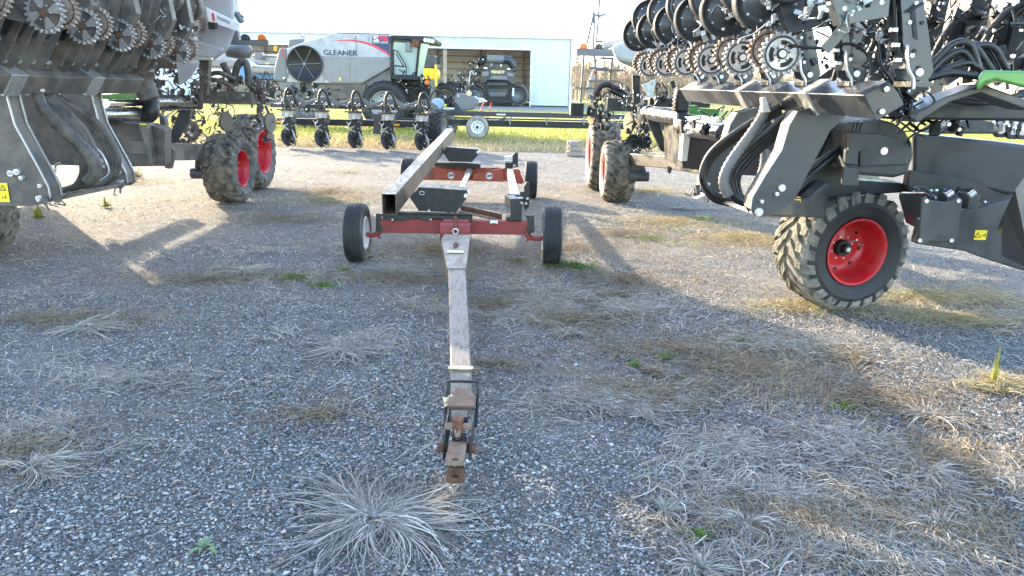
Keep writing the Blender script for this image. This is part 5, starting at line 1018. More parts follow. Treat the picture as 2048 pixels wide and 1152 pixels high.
fin(MB().prism([V(x, y, 6.5) for x, y in ((-80, 330), (10, 340), (30, 400), (-80, 412))], (0, .3, 0)), 'carrier_plate', 'brownp', lp, bevel=.01)
C_ = [(60, 190, 6.7), (100, 225, 6.7), (135, 262, 6.7), (160, 310, 6.7), (165, 345, 6.7), (150, 372, 6.7), (120, 382, 6.7)]
bundle('hose_bundle', ['bhose'], lp, [offs(C_, k*7.5, k*-1.5, .02*k) for k in range(5)], .028)
D_ = [(110, 190, 7.2), (160, 220, 7.2), (200, 250, 7.2), (232, 300, 7.2), (236, 335, 7.2), (222, 358, 7.2), (190, 372, 7.2)]
bundle('hose_bundle', ['bhose'], lp, [offs(D_, k*-7, k*1.5, .02*k) for k in range(4)], .028)
bundle('corrugated_hose', ['bhose'], lp, [[(72, 186, 6.6), (84, 215, 6.6), (118, 252, 6.6), (160, 290, 6.6), (185, 318, 6.6), (190, 345, 6.6), (175, 365, 6.6)]], .05, 12, .02)
bundle('cable', ['steel'], lp, [[(112, 345, 6.5), (111, 332, 6.5), (120, 325, 6.5)], [(185, 290, 6.9), (205, 310, 6.9), (218, 345, 6.9), (200, 362, 6.9)]], .009)
fin(MB().prism([V(x, y, 6.55) for x, y in ((62, 178), (80, 166), (82, 184), (66, 185))], (0, .06, 0)), 'hose_bracket', 'steel', lp, bevel=.003)
# centre frame, gussets
fin(MB().prism([V(x, y, 9.0) for x, y in ((-40, 180), (60, 190), (120, 200), (195, 240), (300, 250), (330, 260), (330, 332), (230, 334), (120, 330), (-40, 340))], (-.1, .4, 0)), 'centre_frame', 'brownb', lp, bevel=.01)
vprism('frame_door', 'brownp', lp, [(256, 282), (296, 282), (300, 308), (256, 308)], 8.98, .03)
fin(MB().prism([V(x, y, 8.9) for x, y in ((276, 247), (294, 247), (306, 325), (298, 327), (288, 285))], (0, .2, 0)), 'frame_gusset', 'brownp', lp, bevel=.004)
vbox('yellow_sticker', 'yel', lp, 279, 247, 293, 250, 8.89, .004, 0)
fin(MB().prism([V(x, y, 10.4) for x, y in ((318, 225), (330, 240), (335, 290), (348, 300), (340, 338), (330, 336), (322, 300))], (0, .1, 0)), 'hinge_plate', 'brownp', lp, bevel=.004)
fin(MB().prism([V(x, y, 11.0) for x, y in ((360, 220), (382, 220), (378, 240), (350, 286), (340, 286), (342, 262))], (0, .08, 0)), 'frame_gusset', 'paint', lp, bevel=.004)
b = MB(); b.beam(V(325, 303, 11.0), V(405, 304, 12.6), .26, .26); fin(b, 'rear_beam', 'brownp', lp, bevel=.01)
b = MB(); b.prism([V(x, y, 12.4) for x, y in ((405, 288), (418, 282), (424, 300), (420, 352), (388, 355), (390, 318))], (0, .3, 0)); b.cyl(V(384, 347, 12.3), V(412, 347, 12.3), .09, None, 0, 14); fin(b, 'bogie_arm', 'paint', lp, bevel=.01)
b = MB(); b.cyl(V(212, 206, 8.8), V(298, 205, 10.2), .045, None, 1, 16); b.cyl(V(296, 205, 10.2), V(382, 205, 11.6), .11, None, 0, 24); fin(b, 'folding_cylinder', ['cyl', 'chrome'], lp)
b = MB(); b.cyl(V(195, 232, 8.6), V(272, 230, 9.8), .11, None, 0, 24); b.tube([V(270, 230, 9.8), V(292, 232, 9.9), V(302, 222, 9.9), V(300, 190, 10), V(290, 165, 10)], .105, 1, 14, 6); fin(b, 'air_pipe', ['cyl', 'hose'], lp)
bundle('standing_hose', ['bhose'], lp, [[(294, 120, 9.7), (286, 160, 9.7), (300, 200, 9.7)]], .13)
# rear tool bar etc
vbox('rear_tool_bar', 'brownp', lp, 400, 181, 505, 209, 12.6, .3)
b = MB(); b.prism([V(x, y, 12.2) for x, y in ((382, 178), (402, 176), (404, 215), (400, 220), (384, 218), (379, 200))], (0, .06, 0)); fin(b, 'lock_plate', 'brownp', lp, bevel=.004); vbox('lock_plate_slot', 'blk', lp, 388, 188, 398, 206, 12.19, .004, 0)
fin(MB().prism([V(x, y, 11.8) for x, y in ((398, 118), (418, 120), (414, 190), (408, 186), (398, 178))], (0, .12, 0)), 'upright_guide', 'brownp', lp, bevel=.006)
fin(MB().prism([V(x, y, 10.9) for x, y in ((353, 130), (398, 125), (380, 155), (358, 170))], (0, .05, 0)), 'triangular_plate', 'gtank', lp, bevel=.004)
tk = MB(); tk.prism([V(x, y, 11.4) for x, y in ((395, -60), (468, -60), (468, 15), (470, 62), (455, 98), (405, 118), (395, 80))], (-.65, 1.7, 0)); tk.prism([V(x, y, 11.38) for x, y in ((330, 60), (455, 97), (425, 120), (385, 114), (330, 100))], (-.55, 1.4, 0)); fin(tk, 'seed_tank', 'gtank', lp, bevel=.05)
sp = fin(MB().prism([V(x, y, 11.2) for x, y in ((411, 14), (479, 46), (479, 64), (416, 42))], (0, .03, 0)), 'tank_sign', 'white', lp, bevel=.004)
b = MB()
for px, py in ((417, 21), (418, 36), (475, 49), (476, 61)): b.disc(V(px, py, 11.19), .012, 'Y', .01, 0, 8)
b.prism([V(x, y, 11.195) for x, y in ((423, 25), (428, 27), (430, 43), (425, 41))], (0, -.003, 0), 1); b.prism([V(x, y, 11.195) for x, y in ((434, 31), (460, 43), (460, 49), (435, 38))], (0, -.003, 0), 2); k = fin(b, 'sign_print', ['bolt', 'sred', 'gtank'], lp); k.parent = sp
vbox('work_lamp', 'black', lp, 415, 44, 431, 58, 11.0, .12, .01)
b = MB(); b.cyl(V(474, 26, 12.4), V(484, 45, 12.4), .05, None, 0, 10); b.tube([V(468, 30, 12.4), V(476, 28, 12.4), V(486, 36, 12.4)], .03, 0, 8); b.prism([V(x, y, 11.9) for x, y in ((462, 60), (475, 62), (478, 80), (466, 80))], (0, .1, 0)); sfin(b, 'tank_fitting', 'sdark', lp)
vbox('tank_rail', 'steel', lp, 386, 114, 424, 121, 11.3, .06)
fin(MB().box(V(496, 85, 13.0), (.70, .08, .09)), 'light_bar', 'sdark', lp, bevel=.006)
lamp(lp, 489.5, 78, 12.95, .078, 'black', 'dark_lamp'); lamp(lp, 524, 78, 12.95, .078, 'amb', 'amber_lamp')
b = MB(); b.lathe([(0, 0), (.0, .08), (.2, .12), (.38, .11), (.46, 0)], V(452, 104, 13.4), Vector((1, .2, .05)), 20, 0); fin(b, 'rear_canister', 'sdark', lp)
for q_, sz_, n_, sd_ in ((V(470, 175, 12.7), (1.0, .4, .3), 80, 61), (V(330, 170, 11.2), (1.0, .7, .45), 120, 62), (V(520, 205, 13.0), (.4, .4, .8), 70, 63), (V(370, 262, 12.3), (.6, .6, .7), 90, 64)): greeble(b := MB(), q_, sz_, n_, sd_, (1, 0, 2), .031); sfin(b, 'valve_block', SML, lp, gap=.09)
for px, py in ((385, 262), (452, 243), (540, 245)): b = MB(); b.lathe([(-.02, 0), (-.02, .17), (.02, .17), (.02, 0)], V(px, py, 13), Vector((1, -.25, 0)), 24, 0, False); greeble(b, V(px-8, py, 13.2), (.3, .3, .6), 36, px, (1, 0, 2), .03); fin(b, 'rear_row_unit', SML, lp)
bundle('hose_arch', ['bhose'], lp, [[(470, 172, 12.6), (471, 145, 12.6), (478, 127, 12.6), (488, 124, 12.6), (495, 135, 12.6), (498, 172, 12.6)]], .06)
bundle('hose_arch', ['bhose'], lp, [[(446, 126, 12.8), (455, 145, 12.8), (468, 165, 12.8)]], .06)
bundle('hose_bundle', ['bhose'], lp, [[(416, 152, 12.3), (430, 146, 12.3), (448, 148, 12.3), (470, 160, 12.5)], [(415, 158, 12.3), (440, 162, 12.3), (465, 174, 12.4)], [(498, 172, 12.6), (515, 184, 12.8), (530, 196, 13.0), (545, 200, 14)]], .035)
fin(MB().prism([V(x, y, 13.6) for x, y in ((500, 162), (530, 160), (532, 168), (524, 190), (500, 176))], (0, .05, 0)), 'bent_guard', 'sdark', lp, bevel=.01)
vprism('green_guard', 'green', lp, [(195, 190), (250, 186), (270, 180), (274, 196), (240, 201), (200, 198)], 9.8, .05)
# far wing and tank blocks added beyond the visible parts to shade the yard
fin(MB().box((-5.9, 8.8, 3.4), (1.4, 1.9, 1.3)), 'seed_tank', 'gtank', lp, bevel=.12); fin(MB().box((-7.4, 15.1, 3.25), (3.2, 2.7, 2.0)), 'seed_tank', 'gtank', lp, bevel=.15)  # added shade blocks in tank form, trimmed to let sun streaks through
fin(MB().box((-8.6, 11.2, 1.9), (.18, 8.5, .18)), 'wing_tool_bar', 'brownp', lp, bevel=.01)  # bar of the added far wing, also there to shade the yard
for k in range(9):
    Y = 7.3+.76*k; z0 = .55 if Y < 12.9 else 2.6; b = MB(); b.box((-8.6, Y, (z0+3.9)/2), (.42, .62, 3.9-z0)); b.prism([(-8.9, Y-.3, z0), (-8.3, Y-.3, z0), (-8.5, Y-.3, z0-.25)], (0, .5, 0)); greeble(b, (-8.3, Y, 2.4), (.4, .6, 1.8), 20, 800+k, (0, 0, 0), .05); fin(b, 'wing_row_unit', ['cover'], lp, bevel=.02)  # added light blockers, raised at the far end to leave a lit patch
# ================================================================== CENTRE BACK: third planter section with five row units
cp = thing('planter', (-5, 23.3, 0), 'narrow planter section behind the cart with five hanging row units under looping hoses', 'planter')
vbox('upper_tool_bar', 'paint', cp, 540, 207, 868, 222, 24.0, .3); vbox('lower_tool_bar', 'black', cp, 540, 236, 832, 255, 23.6, .35)
for px in (548, 785): vbox('orange_reflector', 'org', cp, px, 241 if px < 600 else 247, px+14, 246 if px < 600 else 252, 23.58, .01, 0)
vbox('end_bracket', 'paint2', cp, 827, 238, 846, 262, 23.55, .5)
b = MB(); q = [(742, 228), (765, 228), (762, 236), (760, 262), (764, 268), (742, 267), (747, 262), (746, 236)]; b.prism([V(x, y, 23.5) for x, y in q], (0, .2, 0)); fin(b, 'parking_jack', 'paint', cp, bevel=.01)
def small_unit(parent):
    b = MB(); o = Vector((0, 0, 0)); e = lambda x, y, z: Vector((x, y, z))
    b.box((0, -.12, 1.02), (.36, .25, .20), 3); b.box((-.02, -.2, 1.13), (.50, .34, .035), 1); b.box((.14, -.1, .9), (.14, .2, .2), 0)
    b.prism([e(-.13, -.1, .95), e(.13, -.1, .95), e(.12, -.1, .62), e(.16, -.1, .35), e(.05, -.1, .10), e(-.1, -.1, .12), e(-.17, -.1, .4), e(-.1, -.1, .62)], (0, .16, 0), 1)
    b.box((-.02, -.26, .98), (.08, .03, .14), 7); b.tube([(-.15, -.1, .8), (-.22, -.1, .72), (-.18, -.1, .62)], .02, 7, 8)
    greeble(b, (0, -.08, .62), (.42, .2, .62), 64, 71, (1, 7, 2), .028); greeble(b, (0, -.08, .3), (.36, .2, .4), 46, 72, (1, 0, 2), .028)
    u = fin(b, 'row_unit', SM, parent, world=False)
    for s, m_ in ((-1, 4), (1, 3)):
        b = MB(); b.lathe([(-.02, 0), (-.02, .24), (.0, .27), (.02, .24), (.02, 0)], (s*.09, -.05, .30), Vector((1, s*.55, .18)), 26, m_); d_ = fin(b, 'opener_disc', SM, parent, world=False); d_.parent = u
    b = MB(); b.tube([(-.06, -.1, 1.14), (-.08, -.1, 1.5), (.0, -.1, 1.72), (.12, -.08, 1.68), (.20, -.04, 1.45), (.22, 0, 1.25)], .042, 5, 10); b.tube([(-.18, 0, 1.15), (-.2, 0, 1.35), (-.1, 0, 1.42)], .03, 5, 8); b.tube([(.06, -.1, 1.14), (.02, -.1, 1.35), (.12, -.05, 1.4)], .028, 5, 8); greeble(b, (.08, 0, 1.28), (.36, .2, .25), 36, 73, (1, 7, 2), .026)
    h = fin(b, 'hose_arch', SM, parent, world=False); h.parent = u; return u
u0 = small_unit(cp)
ups = [V(x, 294+i*2.2, 23.1) for i, x in enumerate((583, 649, 714.5, 779.5, 846))]
for i, p in enumerate(ups):
    u = u0 if i == 0 else dupe(u0, cp); u.location = Vector((p.x, 23.1, p.z+.0))-Vector(cp.location)
hl = []
for j in range(3):
    pts = []
    for i, p in enumerate(ups):
        pts += [Vector((p.x-.75, 23.3, p.z+1.30-.03*j)), Vector((p.x-.35, 23.3, p.z+1.42-.03*j)), Vector((p.x+.1, 23.25, p.z+1.52-.05*j)), Vector((p.x+.45, 23.3, p.z+1.34-.03*j))]
    hl.append(pts)
bundle('supply_hose', ['ghose'], cp, hl, .024)
b = MB(); greeble(b, V(700, 205, 23.9), (5.2, .2, .25), 120, 81, (1, 1, 2), .035); sfin(b, 'hose_clamp', SM, cp, gap=.12)
c = V(874, 268, 23.9); c.z = .66; wheel(cp, c, R(172), ag_tyre(1.18, .5, .3, 18, .045, .09), RIM(), ['rub', 'rub'], ['sdark', 'black', 'bolt'])
# ================================================================== HEADER TRAILER behind
ht = thing('header_trailer', (0, 26, 0), 'long low black header trailer with white spoked wheel rims standing in the grass', 'trailer')
def lev(name, mt, parent, px0, px1, py, Y, h, dep, bevel=.006):
    a = V(px0, py, Y); c = V(px1, py, Y); z = V((px0+px1)/2, py, Y).z; return fin(MB().box(((a.x+c.x)/2, Y+dep/2, z), (c.x-a.x, dep, h)), name, mt, parent, bevel=bevel)
lev('top_rail', 'fbl', ht, 858, 1450, 232, 27.6, .17, .2); lev('bottom_rail', 'black', ht, 800, 1450, 250, 27.2, .22, .2); lev('side_rail', 'fbl', ht, 900, 1450, 241.5, 28.4, .05, .1)
b = MB()
for px in (1019, 1092, 1166, 1240): b.prism([V(x, y, 27.1) for x, y in ((px+2, 234), (px+5, 234), (px+3, 243), (px+3, 250), (px, 250), (px-1, 244))], (0, .12, 0))
sfin(b, 'rail_bracket', 'sdark', ht)
b = MB(); b.beam(V(965, 252, 27.3), V(1012, 236, 27.5), .1, .09); b.beam(V(930, 240, 27.3), V(905, 253, 27.2), .1, .09); sfin(b, 'wheel_brace', 'fbl', ht)
vbox('rail_label', 'white', ht, 993, 227.5, 1011, 230.5, 27.58, .01, 0)
def twheel(parent, px, py, Y, R_, yaw=-90):
    c = V(px, py, Y); r = MB(); rr = R_*.56; r.lathe([(.09, rr), (.1, rr-.02), (.06, rr-.04), (.03, rr*.7), (.05, rr*.45), (.07, rr*.3), (.07, 0)], n=28, m=0); r.lathe([(-.09, rr), (-.09, 0)], n=16, m=0); r.cyl((.06, 0, 0), (.12, 0, 0), rr*.22, None, 1, 14)
    for k in range(8): a = k*.785; r.disc((.053, math.cos(a)*rr*.58, math.sin(a)*rr*.58), rr*.09, 'X', .006, 1, 8); r.disc((.075, math.cos(a)*rr*.33, math.sin(a)*rr*.33), rr*.05, 'X', .02, 2, 6)
    return wheel(parent, c, R(yaw), road_tyre(R_*2, .26, rr, 4, 40), r, ['rub', 'rubp'], ['hub', 'black', 'bolt'])
twheel(ht, 955, 254, 27.0, .415); twheel(ht, 893, 250, 28.2, .42)
# ================================================================== the grey header on the trailer
hd = thing('combine_header', (-2.2, 29, 0), 'dark grey combine header part with a folded rag, lying behind the header trailer', 'header')
fin(MB().prism([V(x, y, 28.4) for x, y in ((903, 196), (916, 187), (935, 188), (952, 195), (956, 205), (948, 219), (922, 223), (912, 214))], (0, 1.2, 0)), 'end_shield', 'sdark', hd, bevel=.06)
fin(MB().prism([V(x, y, 28.3) for x, y in ((912, 205), (925, 222), (930, 224), (905, 222))], (0, .3, 0)), 'divider_point', 'fbl', hd, bevel=.02)
b = MB(); b.prism([V(x, y, 28.5) for x, y in ((955, 196), (966, 197), (972, 203), (958, 206))], (0, .6, 0)); fin(b, 'reel_end', 'steel', hd)
b = MB(); greeble(b, V(898, 210, 28.6), (1.0, .6, .7), 90, 88, (1, 0, 2), .045); greeble(b, V(935, 186, 28.8), (.7, .4, .2), 30, 89, (1, 7, 3), .04); sfin(b, 'drive_parts', SM, hd)
bundle('reel_hose', ['hose'], hd, [[(860, 196, 28.4), (866, 184, 28.4), (875, 180, 28.4), (886, 186, 28.4), (900, 198, 28.4)], [(940, 185, 28.4), (934, 176, 28.4), (938, 183, 28.4), (948, 190, 28.4)]], .035)
vbox('white_beam', 'hub', hd, 886, 215, 908, 219, 28.2, .1); vbox('yellow_decal', 'yel', hd, 886, 208, 893, 213, 28.15, .05, 0)
fin(MB().prism([V(x, y, 28.0) for x, y in ((932, 186), (938, 179), (944, 187), (941, 193), (934, 191))], (0, .1, 0)), 'folded_rag', 'foam', hd, bevel=.02)
b = MB(); p = [(862, 202), (870, 196), (880, 197), (888, 206), (885, 214), (880, 221), (864, 219)]; b.prism([V(x, y, 27.9) for x, y in p], (0, .5, 0)); tag(fin(b, 'tarp', 'tarp', None, bevel=.08), 'crumpled light blue tarp hanging over the end of the header trailer', 'tarp')
for i, (x0, y0, x1, y1) in enumerate(((968, 204, 960, 224), (982, 208, 978, 224))):
    b = MB(); b.cyl(V(x1, y1, 40), V(x0, y0, 40), .035, None, 0, 6); b.box(V(x0, y0, 40), (.09, .05, .14)); p = V(x1, y1, 40); b.cyl((p.x-.1, 40, 0), p, .03, None, 0, 6); tag(fin(b, 'marker_stake', 'redp'), ('red marker stake leaning in the grass before the black harvester', 'short upright red marker stake, right of the leaning one')[i], 'stake')
# pallet blocks by the right planter
b = MB(); pc = V(1148, 283, 22.5)
root = thing('wood_crib', (pc.x, 22.5, 0), 'small stack of weathered wooden blocks in dry grass behind the right planter wheels', 'timber stack')
for j in range(3):
    b = MB(); z = pc.z*0+.08+j*.15; b.box((pc.x+.04*(j%2), 22.5, z), (.44-.08*j, .16, .12)); b.box((pc.x+.05, 23.0, z), (.44, .16, .12)); b.box((pc.x-.12, 22.75, z+.01), (.12, .34, .11)); fin(b, 'wood_block', 'wood', root, bevel=.008)
# ================================================================== SILVER COMBINE
cmb = thing('combine_harvester', (-6, 34, 0), 'silver and grey combine harvester with a red stripe, parked side-on before the barn', 'combine')
CY = 33.0
def cpz(name, mt, pts, Y=CY, dep=3.0, bevel=.03): return fin(MB().prism([V(x, y, Y) for x, y in pts], (0, dep, 0)), name, mt, cmb, bevel=bevel)
cpz('side_panel', 'silver', [(573, 98), (612, 83), (640, 75), (672, 66), (779, 69), (781, 134), (724, 167), (657, 167), (573, 165)], CY, 3.0)
cpz('rear_hood', 'sdark', [(558, 97), (574, 96), (575, 165), (545.5, 161), (550, 130)], CY+.02, 2.96, .06)
cpz('lower_panel', 'silver2', [(644, 112), (779, 115), (779, 134), (724, 165), (658, 165), (647, 150)], CY-.03, .04, .012)
cpz('black_top', 'black', [(673, 64.5), (779, 67.5), (779, 71), (673, 68)], CY+.02, 2.9, .02)
cpz('engine_box', 'sdark', [(578, 79), (612, 77), (612, 90), (575, 97)], CY+1.2, 1.6, .03)
b = MB(); p = V(614, 84, CY+.8); b.tube([p, p+Vector((0, 0, .18)), V(603, 70, CY+.8)], .09, 0, 10); fin(b, 'exhaust', 'steel', cmb)
b = MB(); fc = V(610, 128, CY-.04); b.lathe([(-.03, .73), (-.09, .76), (-.09, .70), (-.03, .68), (-.03, 0)], fc, Vector((0, 1, 0)), 48, 0); fcv = fin(b, 'rotary_screen', 'black', cmb); b = MB()
for k in range(6): a = k*math.pi/3+.05; b.beam(fc+Vector((0, -.07, 0)), fc+Vector((math.cos(a)*.69, -.07, math.sin(a)*.69)), .02, .03, 0, up=(0, 1, 0))
b.disc(fc+Vector((0, -.08, 0)), .07, 'Y', .05, 0, 14); k = fin(b, 'screen_spokes', 'sdark', cmb); k.parent = fcv
st = []; arc = [(662, 82.5), (680, 80), (704, 79), (728, 82.5), (748, 89), (768, 100), (780, 109.5)]; lo = [(780, 112.5), (766, 104), (746, 93), (726, 86.5), (704, 82), (682, 81.5)]
cpz('red_stripe', 'sred', arc+lo, CY-.012, .01, 0)
cpz('red_stripe', 'sred', [(564, 97), (566, 96.5), (567, 108), (572, 118), (570, 118), (565, 108)], CY-.012, .03, 0)
text('GLEANER', 'maker_lettering', 'navy', cmb, V(681, 105.5, CY-.045), .215, width=1.45, bold=.012)
text('S', 'model_lettering', 'hub', cmb, V(752, 77.5, CY-.02), .23, width=.22, bold=.03); text('78', 'model_lettering', 'sred', cmb, V(766, 78, CY-.02), .23, width=.42, bold=.03); text('SUPER SERIES', 'series_lettering', 'hub', cmb, V(761, 84.8, CY-.02), .07, width=.64)
cpz('panel_decal', 'navy', [(745, 71.5), (779, 72.2), (779, 110), (773, 103), (757, 94), (744, 89)], CY-.008, .006, 0)
cpz('yellow_label', 'yel', [(678, 155), (682, 155), (682, 161), (678, 161)], CY-.045, .01, 0)
cpz('underbody', 'sdark', [(558, 165), (657, 167), (724, 167), (781, 135), (785, 190), (740, 215), (570, 190), (560, 180)], CY+.25, 2.4)
cpz('side_guard', 'brownp', [(647, 167), (733, 167), (728, 198), (668, 199), (655, 185)], CY+.1, .1, .02)
cpz('chaff_spreader', 'sdark', [(558, 163), (600, 165), (600, 182), (560, 180)], CY+.05, 2.6, .03)
cpz('axle_mass', 'black', [(735, 160), (860, 158), (862, 205), (740, 215)], CY+.5, 2.0)
b = MB(); greeble(b, V(620, 178, CY+.1), (2.2, .2, .5), 50, 95, (1, 7, 2), .06); greeble(b, V(830, 170, CY), (1.4, .3, .8), 70, 96, (1, 0, 2), .06); greeble(b, V(570, 186, CY+.2), (.8, .3, .5), 30, 97, (1, 7, 2), .05); sfin(b, 'drive_parts', SM, cmb)
b = MB()
for p_ in ([(573, 110), (644, 112)], [(647, 113), (647, 165)], [(712, 72), (712, 112)], [(737, 72), (737, 88)], [(700, 114), (700, 166)], [(572, 99), (572, 164)], [(712, 72), (706, 84)]): b.beam(V(*p_[0], CY-.035), V(*p_[1], CY-.035), .012, .02, up=(0, 1, 0))
for px, py in ((650, 118), (650, 158), (696, 118), (704, 118), (776, 118), (640, 80)): b.box(V(px, py, CY-.04), (.07, .02, .04))
fin(b, 'panel_seams', 'sdark', cmb)
# cab
b = MB(); b.prism([V(x, y, CY-.1) for x, y in ((781, 71), (790, 70.5), (850, 72.5), (868, 75), (871, 80), (868, 87), (850, 86), (812, 80), (784, 79))], (0, 3.0, 0)); fin(b, 'cab_roof', 'black', cmb, bevel=.05)
b = MB()
for px, py in ((851, 80), (858, 81), (865, 82)): b.disc(V(px, py, CY-.12), .09, 'Y', .03, 0, 14)
sfin(b, 'roof_lamp', 'hub', cmb)
cpz('cab_side_glass', 'glassg', [(788, 80), (838, 86), (833, 152), (789, 150)], CY+.02, .03, 0)
cpz('cab_windscreen', 'glassl', [(838, 86), (858, 88), (842, 160), (832, 154)], CY-.02, .05, .01)
cpz('cab_interior', 'black', [(792, 100), (815, 100), (822, 150), (792, 150)], CY+1.2, 1.0, .05)
b = MB()
for p, q in (((783, 72), (784, 152)), ((839, 85), (832, 153)), ((784, 80), (840, 86)), ((784, 151), (834, 153))): b.beam(V(*p, CY-.02), V(*q, CY-.02), .10, .10)
for p, q in (((783, 72), (784, 152)), ((853, 86), (842, 155))): b.beam(V(*p, CY+2.6), V(*q, CY+2.6), .10, .10)
sfin(b, 'cab_frame', 'black', cmb)
b = MB()
for pts in ([(787, 100), (795, 104), (812, 132), (812, 150)], [(787, 148), (787, 132), (810, 134)], [(792, 107), (808, 134)]): b.tube([V(x, y, CY-.35) for x, y in pts], .025, 0, 6, 3)
sfin(b, 'hand_rail', 'black', cmb); cpz('cab_platform', 'black', [(783, 150), (836, 152), (834, 160), (784, 158)], CY-.4, 2.6, .01)
b = MB(); b.box(V(831, 87, CY-.4), (.28, .12, .30)); b.beam(V(831, 87, CY-.35), V(845, 83, CY), .03, .03); fin(b, 'side_mirror', 'rustd', cmb, bevel=.04); b = MB(); b.box(V(816, 94, CY-.3), (.22, .1, .4)); fin(b, 'side_mirror', 'sdark', cmb, bevel=.04)
b = MB(); b.disc(V(854, 165, CY-.1), .10, 'Y', .08, 0, 14); fin(b, 'turn_lamp', 'amb', cmb)
b = MB(); b.box(V(551, 97, CY+.2), (.12, .1, .22)); fin(b, 'rear_beacon', 'org', cmb, bevel=.02)
b = MB(); 
for px in (568, 574): b.box(V(px, 156, CY-.02), (.10, .02, .07))
sfin(b, 'rear_decal', 'white', cmb)
def cwh(px, D, Wd, rr, Y, mts, yaw=-90, rimp='sdark'):
    c = V(px, 215, Y); c.z = D/2; return wheel(cmb, c, R(yaw), ag_tyre(D, Wd, rr, 22, .06, .11, dbl=False), dish_rim(rr-.01, Wd*.4, .2, .14), mts, [rimp, 'black', 'bolt'])
cwh(771, 2.06, .75, .60, CY+.15, ['rub', 'rub'], rimp='gtank'); cwh(800, 2.0, .75, .60, CY+1.4, ['rub', 'rub']); cwh(614, 1.55, .5, .40, CY+.3, ['rubd', 'rubd'])
# ================================================================== YELLOW HARVESTER
yh = thing('combine_harvester', (-5.6, 46, 0), 'yellow and black combine harvester half hidden behind the cab of the silver one', 'combine')
def yp(name, mt, pts, Y=45, dep=2.5, bevel=.05): return fin(MB().prism([V(x, y, Y) for x, y in pts], (0, dep, 0)), name, mt, yh, bevel=bevel)
yp('black_top', 'fbl', [(846, 112), (850, 109), (870, 111), (873, 137), (846, 137)]); yp('yellow_rear', 'yhar', [(838, 136), (870, 137), (873, 150), (870, 158), (838, 158)], 44.9); yp('yellow_fender', 'yhar', [(869, 128), (873, 130), (874, 172), (869, 174)], 44.8, .3, .02)
yp('lower_body', 'black', [(838, 158), (872, 158), (874, 195), (838, 198)], 45.1, 2); b = MB(); b.box(V(877, 120, 45.2), (.2, .15, .5)); b.beam(V(870, 117, 45.3), V(879, 118, 45.2), .05, .05); fin(b, 'side_mirror', 'black', yh)
b = MB(); b.box(V(854, 165, 44.8), (.24, .06, .12)); fin(b, 'tail_lamp', 'redp', yh)
c = V(890, 180, 46.5); c.z = 1.0; wheel(yh, c, R(90), ag_tyre(1.95, .7, .6, 22, .07, .10, dbl=False), dish_rim(.58, .3, .2, .12), ['rub', 'rub'], ['sdark', 'black', 'bolt'])
# ================================================================== BLACK HARVESTER in the barn
bh = thing('combine_harvester', (-1.6, 69, 0), 'black combine harvester seen from behind, standing in the barn opening', 'combine')
HY = 68.2
def hp_(name, mt, pts, Y=HY, dep=5, bevel=.06): return fin(MB().prism([V(x, y, Y) for x, y in pts], (0, dep, 0)), name, mt, bh, bevel=bevel)
hp_('rear_body', 'fbl', [(961, 142), (968, 139), (1024, 141), (1031, 146), (1030, 170), (1022, 168), (1014, 162), (975, 161), (970, 166), (962, 168)])
hp_('rear_window_step', 'sdark', [(984, 150), (1012, 151), (1016, 160), (980, 159)], HY-.05, .2)
for q in ([(963, 144), (978, 142), (977, 152), (964, 153)], [(1013, 145), (1027, 146), (1027, 154), (1014, 153)]): hp_('rear_shield', 'sdark', q, HY-.06, .2, .04)
hp_('top_deck', 'fbl', [(958, 116), (1030, 118), (1031, 143), (962, 140)], HY+.5, 4)
hp_('sign_board', 'brownp', [(980, 138.5), (1012, 139.5), (1012, 149.5), (982, 148.5)], HY-.15, .12, .02)
text('FENDT', 'maker_lettering', 'fen', bh, V(996, 144, HY-.16), .23, width=1.15, bold=.025)
b = MB(); b.cyl(V(974, 118, HY+.2), V(1008, 119, HY+.2), .34, None, 0, 22); b.tube([V(1006, 119, HY+.2), V(1020, 121, HY+.2), V(1028, 134, HY+.3)], .34, 1, 16); fin(b, 'unloading_auger', ['sdark', 'fbl'], bh)
b = MB(); b.lathe([(-.08, .34), (.05, .34), (.05, .27), (.0, .25), (0, 0)], V(966, 119, HY), Vector((0, -1, 0)), 24, 0); b.disc(V(966, 119, HY-.1), .06, 'Y', .1, 1, 10); fin(b, 'fan_ring', ['black', 'bolt'], bh)
b = MB()
for px, py in ((969.5, 136), (973, 136.5), (1016, 138), (1019, 138), (1002, 131)): b.disc(V(px, py, HY-.1), .08, 'Y', .05, 0, 10)
sfin(b, 'work_lamp', 'bolt', bh); b = MB(); b.box(V(983, 130, HY-.05), (.3, .1, .3)); fin(b, 'rear_camera', 'sdark', bh, bevel=.03)
hp_('lower_rear', 'black', [(968, 161), (1022, 162), (1022, 208), (975, 206)], HY+.3, 3); hp_('straw_chute', 'fbl', [(974, 166), (1015, 166), (1014, 171), (975, 171)], HY, .3, .02); hp_('straw_chute', 'fbl', [(975, 178), (1016, 178), (1016, 190), (975, 189)], HY, .4, .03)
b = MB()
for k in range(9): b.box(V(981+k*3.6, 189, HY-.02), (.09, .06, .35))
sfin(b, 'spreader_vane', 'sdark', bh)
vbox('step_ladder', 'hub', bh, 1025, 176, 1028, 192, HY-.1, .05, 0)
for px in (953, 1035): c = V(px, 190, HY+.8); c.z = 1.02; wheel(bh, c, R(90), ag_tyre(2.05, .8, .6, 18, .08, .12, dbl=False), dish_rim(.58, .3, .2, .12), ['mudl', 'rub'], ['sdark', 'black', 'bolt'])
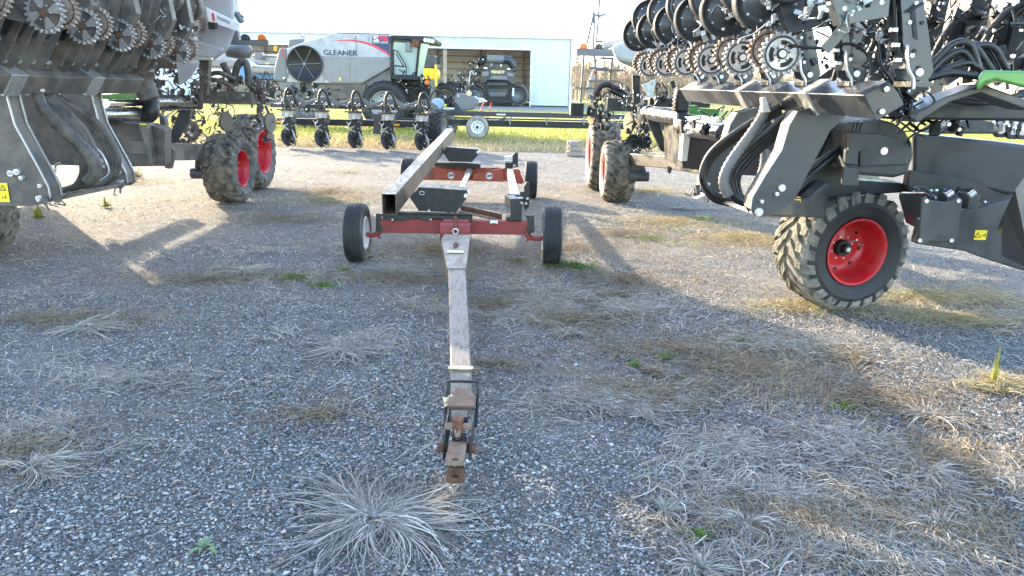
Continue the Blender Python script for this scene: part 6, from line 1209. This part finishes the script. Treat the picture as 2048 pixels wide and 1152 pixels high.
b = MB(); greeble(b, V(950, 145, HY+.5), (1.4, .8, 2.4), 60, 111, (1, 1, 2), .1); greeble(b, V(935, 165, HY+.5), (1.6, .8, 1.8), 50, 112, (1, 7, 2), .07); b.tube([V(938, 168, HY), V(940, 150, HY), V(943, 142, HY), V(948, 150, HY)], .06, 7, 6); sfin(b, 'side_ladder', SM, bh)
# things in the barn beside it
tr = thing('black_implement', (-6, 71, 0), 'low black implement parked in the barn between the wooden post and the black harvester', 'implement')
b = MB(); b.prism([V(x, y, 71) for x, y in ((878, 165), (905, 163), (925, 168), (930, 195), (878, 200))], (0, 1.5, 0), 1); greeble(b, V(915, 165, 71), (2.2, .8, 1.4), 60, 121, (1, 0, 2), .09); fin(b, 'frame', SM, tr)
b = MB(); b.cyl(V(915, 188, 70.8), V(915, 188, 71.5), .6, None, 4, 22); fin(b, 'wheel', SM, tr)
b = MB(); b.prism([V(x, y, 71) for x, y in ((1039, 205), (1041, 190), (1050, 184), (1058, 187), (1064, 204))], (0, 1, 0)); tag(fin(b, 'wrapped_bale', 'tarp', None, bevel=.15), 'pale covered pile at the barn opening beside the right tyre of the black harvester', 'covered pile')
# ================================================================== SILVER GRAIN CART / HEADER on the far left
gh = thing('grain_header', (-12, 38, 0), 'silver and blue grain header parked side-on behind the left planter', 'header')
def gp_(name, mt, pts, Y=37.0, dep=1.2, bevel=.04): return fin(MB().prism([V(x, y, Y) for x, y in pts], (0, dep, 0)), name, mt, gh, bevel=bevel)
gp_('back_sheet', 'silver', [(476, 113), (552, 116), (552, 130), (470, 128)]); gp_('top_bar', 'hub', [(490, 108), (554, 109), (554, 111.5), (490, 110.5)], 36.9, .2, .02)
gp_('blue_panel', 'blue', [(470, 128), (552, 130), (552, 160), (466, 158)], 37.3, .9); gp_('auger_trough', 'gtank', [(500, 131), (550, 132), (550, 147), (500, 146)], 36.7, .5, .1); gp_('cutter_bar', 'black', [(500, 157), (548, 158), (548, 161), (500, 160)], 36.7, .4, .02)
gp_('white_end_sheet', 'white', [(420, 118), (434, 112), (440, 128), (438, 160), (412, 160)], 36.9, 1.0); gp_('white_end_sheet', 'white', [(495, 124), (502, 122), (513, 130), (503, 134), (502, 150), (498, 148)], 36.6, .3, .03)
gp_('reel_end', 'gtank', [(440, 106), (452, 104), (458, 116), (462, 128), (440, 132)], 36.5, .3); gp_('grey_box', 'sdark', [(509, 104), (522, 105), (526, 112), (522, 119), (509, 118)], 36.4, .5, .03)
b = MB(); b.beam(V(495, 130, 36.3), V(551, 133, 36.3), .06, .06); b.beam(V(458, 150, 36.3), V(477, 122, 36.3), .08, .08); b.lathe([(0, .12), (.1, .05), (.1, 0)], V(534, 125, 36.2), Vector((0, 0, -1)), 14, 0); sfin(b, 'reel_bar', 'hub', gh)
b = MB(); greeble(b, V(540, 178, 36.5), (2.0, .5, 1.0), 60, 131, (1, 0, 3), .08); b.cyl(V(530, 190, 36.6), V(530, 190, 37.2), .45, None, 4, 20); sfin(b, 'under_frame', SM, gh)
